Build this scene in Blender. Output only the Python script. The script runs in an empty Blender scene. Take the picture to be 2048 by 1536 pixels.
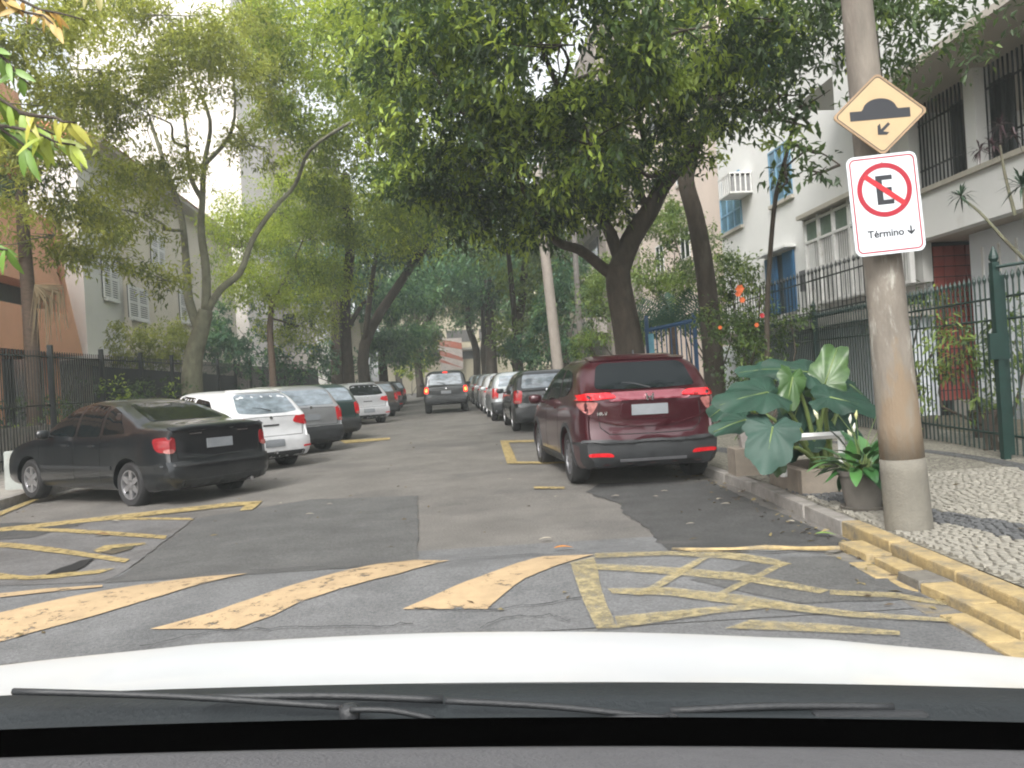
import bpy, bmesh, math, random
import numpy as np
from mathutils import Vector, Matrix
from mathutils.bvhtree import BVHTree
R = math.radians
random.seed(7); RNG = np.random.default_rng(11)
S = bpy.context.scene
COL = S.collection

# ------------------------------------------------------------------ camera
ROLL = 3.5; CH = 1.30; FPX = 1650.0; PITCH = math.atan(5/1650)
cam_d = bpy.data.cameras.new('camera'); cam = bpy.data.objects.new('camera', cam_d); COL.objects.link(cam)
cam_d.sensor_width = 36.0; cam_d.lens = FPX/2048*36.0; cam_d.clip_start = 0.05; cam_d.clip_end = 2000
th = R(ROLL)
fwd = Vector((0, math.cos(PITCH), math.sin(PITCH)))
r0 = Vector((1, 0, 0)); u0 = r0.cross(fwd)
rv = r0*math.cos(th) - u0*math.sin(th); uv = r0*math.sin(th) + u0*math.cos(th)
cam.matrix_world = Matrix(((rv.x, uv.x, -fwd.x, 0), (rv.y, uv.y, -fwd.y, 0), (rv.z, uv.z, -fwd.z, CH), (0, 0, 0, 1)))
S.camera = cam
S.view_settings.view_transform = 'Standard'; S.view_settings.look = 'None'
S.view_settings.exposure = 0.72; S.view_settings.gamma = 1.0; S.view_settings.use_curve_mapping = False
S.cycles.max_bounces = 6; S.cycles.transparent_max_bounces = 12
S.cycles.use_adaptive_sampling = True; S.cycles.filter_width = 2.0

# ------------------------------------------------------------------ world + sun (bright overcast)
SUN_EL, SUN_ROT = 44, 200
w = bpy.data.worlds.new('World'); S.world = w; w.use_nodes = True
nt = w.node_tree; nt.nodes.clear()
sky = nt.nodes.new('ShaderNodeTexSky'); sky.sky_type = 'NISHITA'; sky.sun_disc = False
sky.sun_elevation = R(SUN_EL); sky.sun_rotation = R(SUN_ROT); sky.dust_density = 4; sky.air_density = 1.2
hs = nt.nodes.new('ShaderNodeHueSaturation'); hs.inputs['Saturation'].default_value = 0.16; hs.inputs['Value'].default_value = 1.9
bg = nt.nodes.new('ShaderNodeBackground'); bg.inputs[1].default_value = 0.12
wo = nt.nodes.new('ShaderNodeOutputWorld')
nt.links.new(sky.outputs[0], hs.inputs['Color']); nt.links.new(hs.outputs[0], bg.inputs[0]); nt.links.new(bg.outputs[0], wo.inputs[0])
sd = bpy.data.lights.new('sun', 'SUN'); sun = bpy.data.objects.new('sun', sd); COL.objects.link(sun)
sd.energy = 1.35; sd.angle = R(22); sd.color = (1.0, 0.96, 0.9)
sun.rotation_euler = (R(90-SUN_EL), 0, R(180-SUN_ROT))   # sky rotation: clockwise from +Y
_el, _ro = R(SUN_EL), R(SUN_ROT)
sdir = Vector((math.cos(_el)*math.sin(_ro), math.cos(_el)*math.cos(_ro), math.sin(_el)))
sun.rotation_euler = sdir.to_track_quat('Z', 'Y').to_euler()

# ------------------------------------------------------------------ ground heights and frames
KX, KY, SL = 2.5, 9.0, -0.085          # kerb line of the right hand side: passes (KX,KY), slope SL
def kerbx(y): return KX + SL*(y-KY) if y > KY else KX - 0.017*(KY-y)
def rise(y): return 0.016*max(0.0, y-9.0)
def bump(x, y):
    c = 5.55; hw = 1.15
    a = (y-c)/hw
    return 0.075*math.cos(a*math.pi/2)**2 if abs(a) < 1 else 0.0
def H(x, y):
    z = rise(y) - 0.03*max(0.0, -5.0-x)
    if x < kerbx(y)-0.3: z += bump(x, y)*min(1.0, (kerbx(y)-0.3-x)/0.5)
    return z
def ray(px, py):
    d = rv*((px-1024)/FPX) + uv*(-(py-768)/FPX) + fwd
    return d
def P(px, py, d):                       # point seen at photo pixel px,py at world depth y=d
    r = ray(px, py); k = d/r.y
    return Vector((r.x*k, d, CH+r.z*k))
def G(px, py, dz=0.0):                  # point of the ground seen at photo pixel
    r = ray(px, py); lo = 1.0; z = 0.0; d = 5.0
    for _ in range(30):
        k = (CH-z-dz)/max(1e-4, -r.z)
        d = min(k*r.y, 120.0); z = 0.5*z + 0.5*H(r.x*k, d)
    k = (CH-z-dz)/max(1e-4, -r.z)
    return Vector((r.x*k, r.y*k, z+dz))
STREET = Matrix.Translation((KX, KY, 0)) @ Matrix.Rotation(-math.atan(SL), 4, 'Z')
SROT = -math.atan(SL)
def ST(t, s, z=0.0): return STREET @ Vector((t, s, z))

# ------------------------------------------------------------------ object helpers
def tag(o, label=None, cat=None, group=None, kind=None):
    if label: o['label'] = label
    if cat: o['category'] = cat
    if group: o['group'] = group
    if kind: o['kind'] = kind
    return o
def thing(name, label, cat, loc=(0, 0, 0), rz=0.0, group=None):
    o = bpy.data.objects.new(name, None); COL.objects.link(o); o.empty_display_size = 0.2
    o.location = loc; o.rotation_euler = (0, 0, rz)
    return tag(o, label, cat, group)
class MB:
    def __init__(s): s.v = []; s.f = []
    def add(s, vs, fs):
        n = len(s.v); s.v += [tuple(v) for v in vs]; s.f += [tuple(i+n for i in f) for f in fs]; return s
    def box(s, c, d, rz=0.0, m=None, taper=1.0):
        hx, hy, hz = d[0]/2, d[1]/2, d[2]/2; vs = []
        for z in (-1, 1):
            k = taper if z > 0 else 1.0
            for x, y in ((-1, -1), (1, -1), (1, 1), (-1, 1)):
                p = Vector((x*hx*k, y*hy*k, z*hz))
                if rz: p = Matrix.Rotation(rz, 3, 'Z') @ p
                if m is not None: p = m @ p
                vs.append((p[0]+c[0], p[1]+c[1], p[2]+c[2]))
        return s.add(vs, [(0, 3, 2, 1), (4, 5, 6, 7), (0, 1, 5, 4), (1, 2, 6, 5), (2, 3, 7, 6), (3, 0, 4, 7)])
    def tube(s, path, rad, n=8, cap=True):
        path = [Vector(p) for p in path]; N = len(path)
        if not hasattr(rad, '__len__'): rad = [rad]*N
        prev = None; vs = []; fs = []
        for i, p in enumerate(path):
            t = (path[min(i+1, N-1)]-path[max(i-1, 0)]).normalized()
            if prev is None:
                a = Vector((0, 0, 1)) if abs(t.z) < 0.9 else Vector((1, 0, 0)); prev = t.cross(a).normalized()
            prev = (prev-t*prev.dot(t)).normalized(); b = t.cross(prev)
            for k in range(n):
                an = 2*math.pi*k/n
                vs.append(p+(prev*math.cos(an)+b*math.sin(an))*rad[i])
        for i in range(N-1):
            for k in range(n):
                k2 = (k+1) % n
                fs.append((i*n+k, i*n+k2, (i+1)*n+k2, (i+1)*n+k))
        if cap: fs.append(tuple(range(n-1, -1, -1))); fs.append(tuple((N-1)*n+k for k in range(n)))
        return s.add(vs, fs)
    def lathe(s, prof, n=24, m=None, c=(0, 0, 0), caps=(True, True)):   # prof: (r,z)
        vs = []; fs = []
        for r, z in prof:
            for k in range(n):
                a = 2*math.pi*k/n; p = Vector((r*math.cos(a), r*math.sin(a), z))
                if m is not None: p = m @ p
                vs.append((p[0]+c[0], p[1]+c[1], p[2]+c[2]))
        for i in range(len(prof)-1):
            for k in range(n):
                k2 = (k+1) % n; fs.append((i*n+k, i*n+k2, (i+1)*n+k2, (i+1)*n+k))
        if caps[0]: fs.append(tuple(range(n-1, -1, -1)))
        if caps[1]: fs.append(tuple((len(prof)-1)*n+k for k in range(n)))
        return s.add(vs, fs)
    def prism(s, poly, z0, z1, m=None):              # polygon (x,y) extruded in z, then transformed by m
        n = len(poly); vs = [Vector((x, y, z0)) for x, y in poly]+[Vector((x, y, z1)) for x, y in poly]
        if m is not None: vs = [m @ v for v in vs]
        fs = [tuple(range(n-1, -1, -1)), tuple(range(n, 2*n))]+[(i, (i+1) % n, n+(i+1) % n, n+i) for i in range(n)]
        return s.add(vs, fs)
    def build(s, name, mat, parent=None, smooth=False, bevel=0):
        me = bpy.data.meshes.new(name); me.from_pydata(s.v, [], s.f)
        if bevel:
            bm = bmesh.new(); bm.from_mesh(me)
            bmesh.ops.bevel(bm, geom=bm.edges[:], offset=bevel, segments=2, affect='EDGES', profile=0.6)
            bm.to_mesh(me); bm.free()
        me.validate(); return link(name, me, mat, parent, smooth)
def link(name, me, mat, parent=None, smooth=False):
    o = bpy.data.objects.new(name, me); COL.objects.link(o)
    if mat is not None and not len(me.materials): me.materials.append(mat)
    if smooth:
        me.polygons.foreach_set('use_smooth', [True]*len(me.polygons))
        if smooth == 'auto': me.set_sharp_from_angle(angle=R(35))
    if parent is not None: o.parent = parent
    me.update(); return o
def inst(name, src, parent=None, loc=None, rot=None):
    o = bpy.data.objects.new(name, src.data); COL.objects.link(o)
    if parent is not None: o.parent = parent
    if loc is not None: o.location = loc
    if rot is not None: o.rotation_euler = rot
    return o
def copy_tree(o, parent=None):
    c = o.copy(); COL.objects.link(c); c.parent = parent
    for ch in list(CH_MAP.get(o.name, [])) or [x for x in o.children]: copy_tree(ch, c)
    return c
CH_MAP = {}

# ------------------------------------------------------------------ materials
def _n(nt, t, **k):
    n = nt.nodes.new(t)
    for a, b in k.items(): setattr(n, a, b)
    return n
def mat(name, col, rough=0.6, metal=0.0, var=0.15, scale=6.0, bump=0.0, bscale=60.0, coat=0.0, col2=None, c2amt=0.5, detail=6.0, emis=None, spec=0.5, alpha_noise=None, stretch=None, speck=0.0):
    m = bpy.data.materials.new(name); m.use_nodes = True; nt = m.node_tree
    b = nt.nodes['Principled BSDF']; L = nt.links
    b.inputs['Roughness'].default_value = rough; b.inputs['Metallic'].default_value = metal
    b.inputs['Specular IOR Level'].default_value = spec
    if coat: b.inputs['Coat Weight'].default_value = coat; b.inputs['Coat Roughness'].default_value = 0.06
    tc = _n(nt, 'ShaderNodeTexCoord'); src = tc.outputs['Object']
    if stretch:
        mp = _n(nt, 'ShaderNodeMapping'); mp.inputs['Scale'].default_value = stretch; L.new(src, mp.inputs[0]); src = mp.outputs[0]
    nz = _n(nt, 'ShaderNodeTexNoise'); nz.inputs['Scale'].default_value = scale; nz.inputs['Detail'].default_value = detail
    nz.inputs['Roughness'].default_value = 0.62; L.new(src, nz.inputs['Vector'])
    rp = _n(nt, 'ShaderNodeValToRGB'); e = rp.color_ramp.elements
    c1 = tuple(max(0, c*(1-var)) for c in col); c3 = tuple(min(1, c*(1+var)) for c in col)
    e[0].position = 0.3; e[0].color = (*c1, 1); e[1].position = 0.7; e[1].color = (*c3, 1)
    L.new(nz.outputs[0], rp.inputs[0]); out = rp.outputs[0]
    if col2 is not None:
        n2 = _n(nt, 'ShaderNodeTexNoise'); n2.inputs['Scale'].default_value = scale*0.35; n2.inputs['Detail'].default_value = 8
        n2.inputs['Roughness'].default_value = 0.7
        L.new(src, n2.inputs['Vector'])
        r2 = _n(nt, 'ShaderNodeValToRGB'); r2.color_ramp.elements[0].position = 0.62-0.25*c2amt; r2.color_ramp.elements[1].position = 0.72-0.1*c2amt
        L.new(n2.outputs[0], r2.inputs[0])
        mx = _n(nt, 'ShaderNodeMix', data_type='RGBA'); L.new(r2.outputs[0], mx.inputs[0]); L.new(out, mx.inputs[6]); mx.inputs[7].default_value = (*col2, 1)
        out = mx.outputs[2]
    if speck:
        ns_ = _n(nt, 'ShaderNodeTexNoise'); ns_.inputs['Scale'].default_value = 55; ns_.inputs['Detail'].default_value = 3; ns_.inputs['Roughness'].default_value = .8; L.new(src, ns_.inputs['Vector'])
        rs_ = _n(nt, 'ShaderNodeMapRange'); rs_.inputs[1].default_value = .3; rs_.inputs[2].default_value = .7; rs_.inputs[3].default_value = 1-speck; rs_.inputs[4].default_value = 1+speck; L.new(ns_.outputs[0], rs_.inputs[0])
        hv = _n(nt, 'ShaderNodeHueSaturation'); L.new(rs_.outputs[0], hv.inputs['Value']); L.new(out, hv.inputs['Color']); out = hv.outputs[0]
    L.new(out, b.inputs['Base Color'])
    if bump:
        nb = _n(nt, 'ShaderNodeTexNoise'); nb.inputs['Scale'].default_value = bscale; nb.inputs['Detail'].default_value = 5; L.new(src, nb.inputs['Vector'])
        bp = _n(nt, 'ShaderNodeBump'); bp.inputs['Strength'].default_value = bump; bp.inputs['Distance'].default_value = 0.01
        L.new(nb.outputs[0], bp.inputs['Height']); L.new(bp.outputs[0], b.inputs['Normal'])
    if emis: b.inputs['Emission Color'].default_value = (*emis[0], 1); b.inputs['Emission Strength'].default_value = emis[1]
    if alpha_noise:                       # worn paint: holes show the road below
        na = _n(nt, 'ShaderNodeTexNoise'); na.inputs['Scale'].default_value = alpha_noise[0]; na.inputs['Detail'].default_value = 10; na.inputs['Roughness'].default_value = 0.75
        L.new(src, na.inputs['Vector'])
        ra = _n(nt, 'ShaderNodeValToRGB'); ra.color_ramp.elements[0].position = alpha_noise[1]; ra.color_ramp.elements[1].position = alpha_noise[1]+(alpha_noise[2] if len(alpha_noise) > 2 else .09)
        L.new(na.outputs[0], ra.inputs[0]); L.new(ra.outputs[0], b.inputs['Alpha'])
    return m
def leafmat(name, dark, mid, bright, trans=0.35, rough=0.45):
    m = bpy.data.materials.new(name); m.use_nodes = True; nt = m.node_tree; L = nt.links; nt.nodes.clear()
    at = _n(nt, 'ShaderNodeAttribute', attribute_name='tint')
    rp = _n(nt, 'ShaderNodeValToRGB'); e = rp.color_ramp.elements
    e[0].color = (*dark, 1); e[1].color = (*bright, 1); e[1].position = 1.0; k = e.new(0.5); k.color = (*mid, 1)
    L.new(at.outputs['Fac'], rp.inputs[0])
    b = _n(nt, 'ShaderNodeBsdfPrincipled'); b.inputs['Roughness'].default_value = rough; L.new(rp.outputs[0], b.inputs['Base Color'])
    t = _n(nt, 'ShaderNodeBsdfTranslucent')
    hsv = _n(nt, 'ShaderNodeHueSaturation'); hsv.inputs['Value'].default_value = 1.5; hsv.inputs['Hue'].default_value = 0.485; L.new(rp.outputs[0], hsv.inputs['Color']); L.new(hsv.outputs[0], t.inputs[0])
    mx = _n(nt, 'ShaderNodeMixShader'); mx.inputs[0].default_value = trans; L.new(b.outputs[0], mx.inputs[1]); L.new(t.outputs[0], mx.inputs[2])
    o = _n(nt, 'ShaderNodeOutputMaterial'); L.new(mx.outputs[0], o.inputs[0])
    return m
M = {}
M['asphalt'] = mat('asphalt', (0.150, 0.141, 0.128), 0.85, var=0.20, scale=1.1, bump=0.8, bscale=160, col2=(0.092, 0.088, 0.083), c2amt=0.5, speck=.45)
M['asphalt_dark'] = mat('asphalt_dark', (0.058, 0.058, 0.057), 0.8, var=0.22, scale=2.5, bump=0.8, bscale=180, col2=(0.10, 0.096, 0.09), c2amt=0.3, speck=.5)
M['asphalt_mid'] = mat('asphalt_mid', (0.098, 0.098, 0.095), 0.8, var=0.2, scale=2.0, bump=0.8, bscale=180, col2=(.075, .075, .073), c2amt=.3, speck=.45)
M['asphalt_bump'] = mat('asphalt_bump', (0.140, 0.142, 0.143), 0.8, var=0.2, scale=2.2, bump=0.7, bscale=150, col2=(0.095, 0.098, 0.10), c2amt=0.4, speck=.4)
M['asphalt_bay'] = mat('asphalt_bay', (0.135, 0.132, 0.13), 0.85, var=0.2, scale=2.4, bump=0.6, bscale=150, col2=(0.08, 0.075, 0.07), c2amt=0.4, speck=.4)
M['concrete'] = mat('concrete', (0.30, 0.28, 0.25), 0.85, var=0.18, scale=5, bump=0.5, bscale=70, col2=(0.19, 0.18, 0.16), c2amt=0.4)
M['kerb'] = mat('kerb_stone', (0.25, 0.235, 0.215), 0.85, var=0.2, scale=7, bump=0.5, bscale=60, col2=(0.15, 0.14, 0.12), c2amt=0.4)
M['yellow_kerb'] = mat('yellow_kerb_paint', (0.37, 0.28, 0.135), 0.85, var=0.22, scale=14, bump=0.8, bscale=70, col2=(0.18, 0.155, 0.11), c2amt=0.62)
M['grey_slab'] = mat('gutter_slab', (0.15, 0.14, 0.12), 0.9, var=0.25, scale=9, bump=0.9, bscale=60, col2=(0.28, 0.21, 0.09), c2amt=0.4)
M['paint_orange'] = mat('marking_orange', (0.41, 0.30, 0.175), 0.8, var=0.13, scale=7, bump=0.4, bscale=120, col2=(.34, .25, .15), c2amt=.25, alpha_noise=(8, 0.365, .08))
M['paint_yellow'] = mat('marking_yellow', (0.34, 0.26, 0.11), 0.8, var=0.2, scale=9, bump=0.4, bscale=120, alpha_noise=(12, 0.31, .2))
M['paint_faded'] = mat('marking_faded', (0.36, 0.30, 0.16), 0.8, var=0.2, scale=9, alpha_noise=(16, 0.28, .40))
M['earth'] = mat('earth', (0.09, 0.075, 0.05), 0.95, var=0.3, scale=3, bump=0.8, bscale=30, col2=(0.05, 0.06, 0.03), c2amt=0.5)
M['tyre'] = mat('tyre', (0.018, 0.018, 0.019), 0.75, var=0.2, scale=20, bump=0.3)
M['black_plastic'] = mat('black_plastic', (0.022, 0.024, 0.026), 0.55, var=0.15, scale=12, bump=0.15, bscale=200)
M['gap'] = mat('shadow_gap', (0.008, 0.008, 0.008), 0.9)
M['glass'] = mat('dark_glass', (0.006, 0.009, 0.010), 0.06, var=0.05, spec=0.3)
M['glass_sky_pale'] = mat('pale_sky_glass', (0.20, 0.24, 0.27), 0.08, var=0.45, scale=4, spec=.9, coat=.8, stretch=(1, 1, 3))  # pale sky reflection put into the glass colour; headlights share it
M['rim'] = mat('alloy', (0.45, 0.45, 0.46), 0.32, 0.8, var=0.1, scale=10)
M['rim_dark'] = mat('alloy_dark', (0.16, 0.16, 0.17), 0.4, 0.6, var=0.1, scale=10)
M['chrome'] = mat('chrome', (0.75, 0.75, 0.76), 0.18, 1.0, var=0.03)
M['tail_red'] = mat('tail_red', (0.50, 0.010, 0.016), 0.12, var=0.25, scale=20, coat=0.6)
M['tail_dull'] = mat('tail_dull', (0.22, 0.010, 0.014), 0.3, var=0.25, scale=20, coat=0.3)
M['tail_clear'] = mat('tail_clear', (0.34, 0.13, 0.12), 0.15, var=0.3, scale=25, coat=0.8)
M['tail_lit'] = mat('tail_lit', (0.5, 0.01, 0.01), 0.2, emis=((1.0, 0.04, 0.02), 1.1))
M['tail_hot'] = mat('tail_hot', (0.6, 0.1, 0.03), 0.2, emis=((1.0, 0.22, 0.04), 3.0))
M['plate'] = mat('plate', (0.20, 0.215, 0.23), 0.5, var=0.1, scale=8)
M['white_trim'] = mat('white_trim', (0.7, 0.7, 0.68), 0.5, var=0.05)
def paint(name, col, metal=0.35, rough=0.34, dirt=0.35):
    return mat(name, col, rough, metal, var=0.06, scale=2.5, coat=0.85, col2=tuple(c*0.85+0.012 for c in col), c2amt=dirt)

hz = bpy.data.materials.new('veil_haze'); hz.use_nodes = True; _t = hz.node_tree; _t.nodes.clear()  # added scattering, stands in for the windscreen's veiling reflections
_v = _t.nodes.new('ShaderNodeVolumePrincipled'); _v.inputs['Color'].default_value = (.90, .97, .95, 1); _v.inputs['Density'].default_value = 0.0020
_o = _t.nodes.new('ShaderNodeOutputMaterial'); _t.links.new(_v.outputs[0], _o.inputs['Volume'])
# ------------------------------------------------------------------ road, patches, pavements
def grid_sheet(name, xs_of_y, ys, zf, mt, parent=None):
    vs = []; fs = []; n = None
    for y in ys:
        xs = xs_of_y(y); n = len(xs)
        for x in xs: vs.append((x, y, zf(x, y)))
    for j in range(len(ys)-1):
        for i in range(n-1): fs.append((j*n+i, j*n+i+1, (j+1)*n+i+1, (j+1)*n+i))
    me = bpy.data.meshes.new(name); me.from_pydata(vs, [], fs); return link(name, me, mt, parent, True)
ys = list(np.arange(-6, 4.2, 0.6))+list(np.arange(4.2, 7.0, 0.08))+list(np.arange(7.0, 14, 0.5))+list(np.arange(14, 101, 2.0))
def leftkerb(y): return kerbx(y) - 9.75
def road_x(y): return [leftkerb(y)+(kerbx(y)-leftkerb(y))*k/40 for k in range(41)]
o = grid_sheet('road', road_x, ys, H, M['asphalt']); tag(o, kind='structure')
o = grid_sheet('ground', lambda y: list(np.linspace(-260, 260, 21)), list(np.linspace(-30, 500, 40)), lambda x, y: rise(min(y, 110))-0.35, M['earth']); tag(o, kind='structure')

def poly_sheet(name, pts, mt, off, res=0.12, dz=None, jitter=0.0, seed=1):
    """flat polygon given by ground points, cut fine and laid over the road surface, off above it"""
    rr = random.Random(seed); P2 = []
    n = len(pts)
    for i in range(n):
        a = Vector(pts[i][:2]); b = Vector(pts[(i+1) % n][:2]); L = (b-a).length; k = max(1, int(L/(res if jitter else 10)))
        for j in range(k):
            p = a.lerp(b, j/k)
            if jitter and j: p += Vector((rr.uniform(-1, 1), rr.uniform(-1, 1)))*jitter
            P2.append(p)
    bm = bmesh.new(); bm.faces.new([bm.verts.new((p.x, p.y, 0)) for p in P2])
    bmesh.ops.triangulate(bm, faces=bm.faces[:])
    for _ in range(6):
        le = [e for e in bm.edges if e.calc_length() > res*2.2]
        if not le: break
        bmesh.ops.subdivide_edges(bm, edges=le, cuts=1); bmesh.ops.triangulate(bm, faces=bm.faces[:])
    for v in bm.verts: v.co.z = H(v.co.x, v.co.y)+off
    bmesh.ops.recalc_face_normals(bm, faces=bm.faces[:])
    for f in bm.faces:
        if f.normal.z < 0: f.normal_flip()
    me = bpy.data.meshes.new(name); bm.to_mesh(me); bm.free()
    o = link(name, me, mt, None, True); return tag(o, kind='structure')
def PX(*pp): return [G(x, y) for x, y in pp]
# bump band right across the road, dark and mid patches, one with car shade painted in
yb = [4.35+0.08*k for k in range(31)]
o = grid_sheet('speed_bump', lambda y: [leftkerb(y)+0.05+(kerbx(y)-0.36-leftkerb(y)-0.05)*k/80 for k in range(81)], yb, lambda x, y: H(x, y)+0.005, M['asphalt_bump']); tag(o, kind='structure')
o = grid_sheet('near_road', lambda y: [leftkerb(y)+0.05+(kerbx(y)-0.36-leftkerb(y)-0.05)*k/20 for k in range(21)], [1.0, 2.0, 3.0, 4.34], lambda x, y: H(x, y)+0.004, M['asphalt_bump']); tag(o, kind='structure')
poly_sheet('asphalt_patch', PX((205, 1168), (392, 1038), (620, 1000), (836, 992), (836, 1122), (700, 1138)), M['asphalt_mid'], 0.008, jitter=0.012, seed=2)
poly_sheet('asphalt_patch', PX((1235, 1006), (1170, 985), (1200, 968), (1420, 962), (1478, 992), (1600, 1045), (1735, 1098), (1600, 1105), (1335, 1103), (1300, 1060), (1250, 1030)), M['asphalt_dark'], 0.008, jitter=0.03, seed=3)  # real dark patch, stretched to paint the shade under the parked SUV
poly_sheet('asphalt_patch', PX((-60, 1060), (390, 1036), (205, 1166), (-60, 1176)), M['asphalt_bay'], 0.0085, jitter=0.012, seed=4)
poly_sheet('asphalt_patch', PX((-20, 1048), (180, 1046), (60, 1078), (-20, 1084)), M['asphalt_dark'], 0.012, jitter=0.02, seed=6)
poly_sheet('asphalt_patch', PX((1380, 1162), (1720, 1105), (1780, 1165), (1860, 1200), (1600, 1210)), M['asphalt_mid'], 0.009, jitter=0.02, seed=7)
# orange chevrons over the bump, faded criss-cross box at the right
def chevron(*pp, m='paint_orange', off=0.013, j=0.005, name='road_marking'): return poly_sheet(name, PX(*pp), M[m], off, res=0.07, jitter=j, seed=len(pp)*7+int(pp[0][0]))
chevron((-80, 1250), (0, 1229), (150, 1195), (300, 1170), (400, 1157), (495, 1150), (430, 1164), (330, 1193), (200, 1232), (60, 1270), (-80, 1312))
chevron((300, 1262), (420, 1230), (520, 1195), (640, 1158), (760, 1130), (830, 1123), (900, 1124), (800, 1150), (690, 1178), (600, 1207), (545, 1235), (470, 1262))
chevron((805, 1222), (900, 1180), (1000, 1142), (1085, 1116), (1190, 1112), (1120, 1132), (1050, 1160), (1010, 1190), (975, 1222))
chevron((0, 1190), (100, 1180), (205, 1173), (205, 1177), (100, 1187), (0, 1198))
chevron((-120, 1480), (120, 1400), (300, 1370), (100, 1440), (-120, 1530))
for q in [((1140, 1130), (1188, 1118), (1205, 1190), (1235, 1262), (1195, 1264), (1160, 1190)),
          ((1190, 1110), (1330, 1106), (1480, 1110), (1585, 1132), (1560, 1136), (1460, 1122), (1330, 1114), (1190, 1120)),
          ((1185, 1132), (1300, 1136), (1480, 1150), (1660, 1185), (1640, 1192), (1480, 1166), (1300, 1150), (1190, 1143)),
          ((1215, 1182), (1340, 1180), (1480, 1195), (1700, 1228), (1900, 1243), (1900, 1250), (1700, 1240), (1480, 1215), (1340, 1196), (1225, 1192)),
          ((1230, 1238), (1400, 1222), (1560, 1208), (1580, 1216), (1420, 1234), (1280, 1256), (1235, 1262)),
          ((1450, 1262), (1500, 1245), (1640, 1252), (1800, 1268), (1800, 1276), (1600, 1268)),
          ((1265, 1195), (1300, 1178), (1400, 1120), (1420, 1120), (1340, 1170), (1285, 1196)),
          ((1435, 1190), (1560, 1130), (1575, 1134), (1455, 1192)),
          ((1660, 1184), (1790, 1190), (1900, 1210), (1895, 1216), (1780, 1200), (1660, 1194))]:
    chevron(*q, m='paint_faded', j=.003, off=0.014+0.0006*(int(q[0][0]) % 7))
# raised, rolled yellow lip of old paint along the patch edge by the kerb
p = [G(x, y, 0.012) for x, y in ((1345, 1098), (1400, 1101), (1470, 1100), (1530, 1096), (1600, 1098), (1680, 1097), (1735, 1099))]
o = MB().tube(p, [0.012, 0.02, 0.018, 0.022, 0.018, 0.02, 0.012], 8).build('asphalt_lip', M['yellow_kerb'], None, True); tag(o, kind='structure')
# bay markings at left
for q in [((-40, 1062), (200, 1036), (470, 1006), (525, 1004), (520, 1009), (470, 1014), (200, 1044), (-40, 1070)),
          ((495, 1006), (525, 1004), (505, 1022), (480, 1024)),
          ((210, 1037), (380, 1038), (388, 1042), (210, 1042)),
          ((30, 1058), (200, 1064), (334, 1074), (330, 1081), (200, 1072), (30, 1063)),
          ((-20, 1086), (120, 1100), (260, 1122), (250, 1129), (120, 1110), (-20, 1096)),
          ((186, 1104), (210, 1094), (290, 1088), (292, 1092), (225, 1100), (200, 1110)),
          ((-20, 1148), (60, 1156), (120, 1150), (230, 1140), (200, 1150), (110, 1160), (50, 1163), (-20, 1162)),
          ((-20, 1034), (70, 998), (78, 1001), (-20, 1042)),
          ((1000, 882), (1016, 882), (1036, 928), (1014, 928)), ((1016, 882), (1100, 880), (1100, 885), (1016, 886)),
          ((1014, 925), (1160, 925), (1160, 929), (1014, 929)), ((1068, 975), (1130, 976), (1128, 980), (1068, 979)),
          ((680, 882), (780, 876), (780, 880), (690, 888))]:
    chevron(*q, m='paint_yellow', off=0.014+0.0005*(int(abs(q[0][1])) % 9))
# pothole with rubble, cracks
poly_sheet('road_crack', PX((90, 1155), (120, 1140), (160, 1125), (190, 1120), (175, 1132), (150, 1146), (110, 1152)), M['gap'], 0.0175, jitter=0.03)
poly_sheet('road_crack', PX((200, 1108), (235, 1100), (270, 1094), (262, 1102), (225, 1112)), M['earth'], 0.0178, jitter=0.03)
def crack(pts, wd, seed):
    rr = random.Random(seed); up = []; dn = []
    for a, b in zip(pts[:-1], pts[1:]):
        for k in range(6):
            t = k/6; x = a[0]+(b[0]-a[0])*t; y = a[1]+(b[1]-a[1])*t
            g = G(x, y+rr.uniform(-2.5, 2.5)); ww = wd*rr.uniform(0.4, 1.2)
            up.append(g+Vector((0, ww, 0))); dn.append(g-Vector((0, ww, 0)))
    poly_sheet('road_crack', up+dn[::-1], M['gap'], 0.0195, res=0.3)
crack([(280, 1300), (420, 1268), (560, 1262), (760, 1258), (840, 1250)], 0.006, 1)
crack([(830, 1222), (960, 1226), (1090, 1214), (1180, 1196)], 0.006, 2)
crack([(500, 1146), (700, 1136), (900, 1120), (1100, 1112), (1330, 1104)], 0.008, 3)
crack([(1740, 1110), (1600, 1108), (1450, 1106), (1330, 1106)], 0.012, 4)
crack([(836, 995), (838, 1060), (836, 1120)], 0.004, 5)
crack([(960, 1262), (1010, 1240), (1100, 1236), (1150, 1250)], 0.005, 6)

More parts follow.
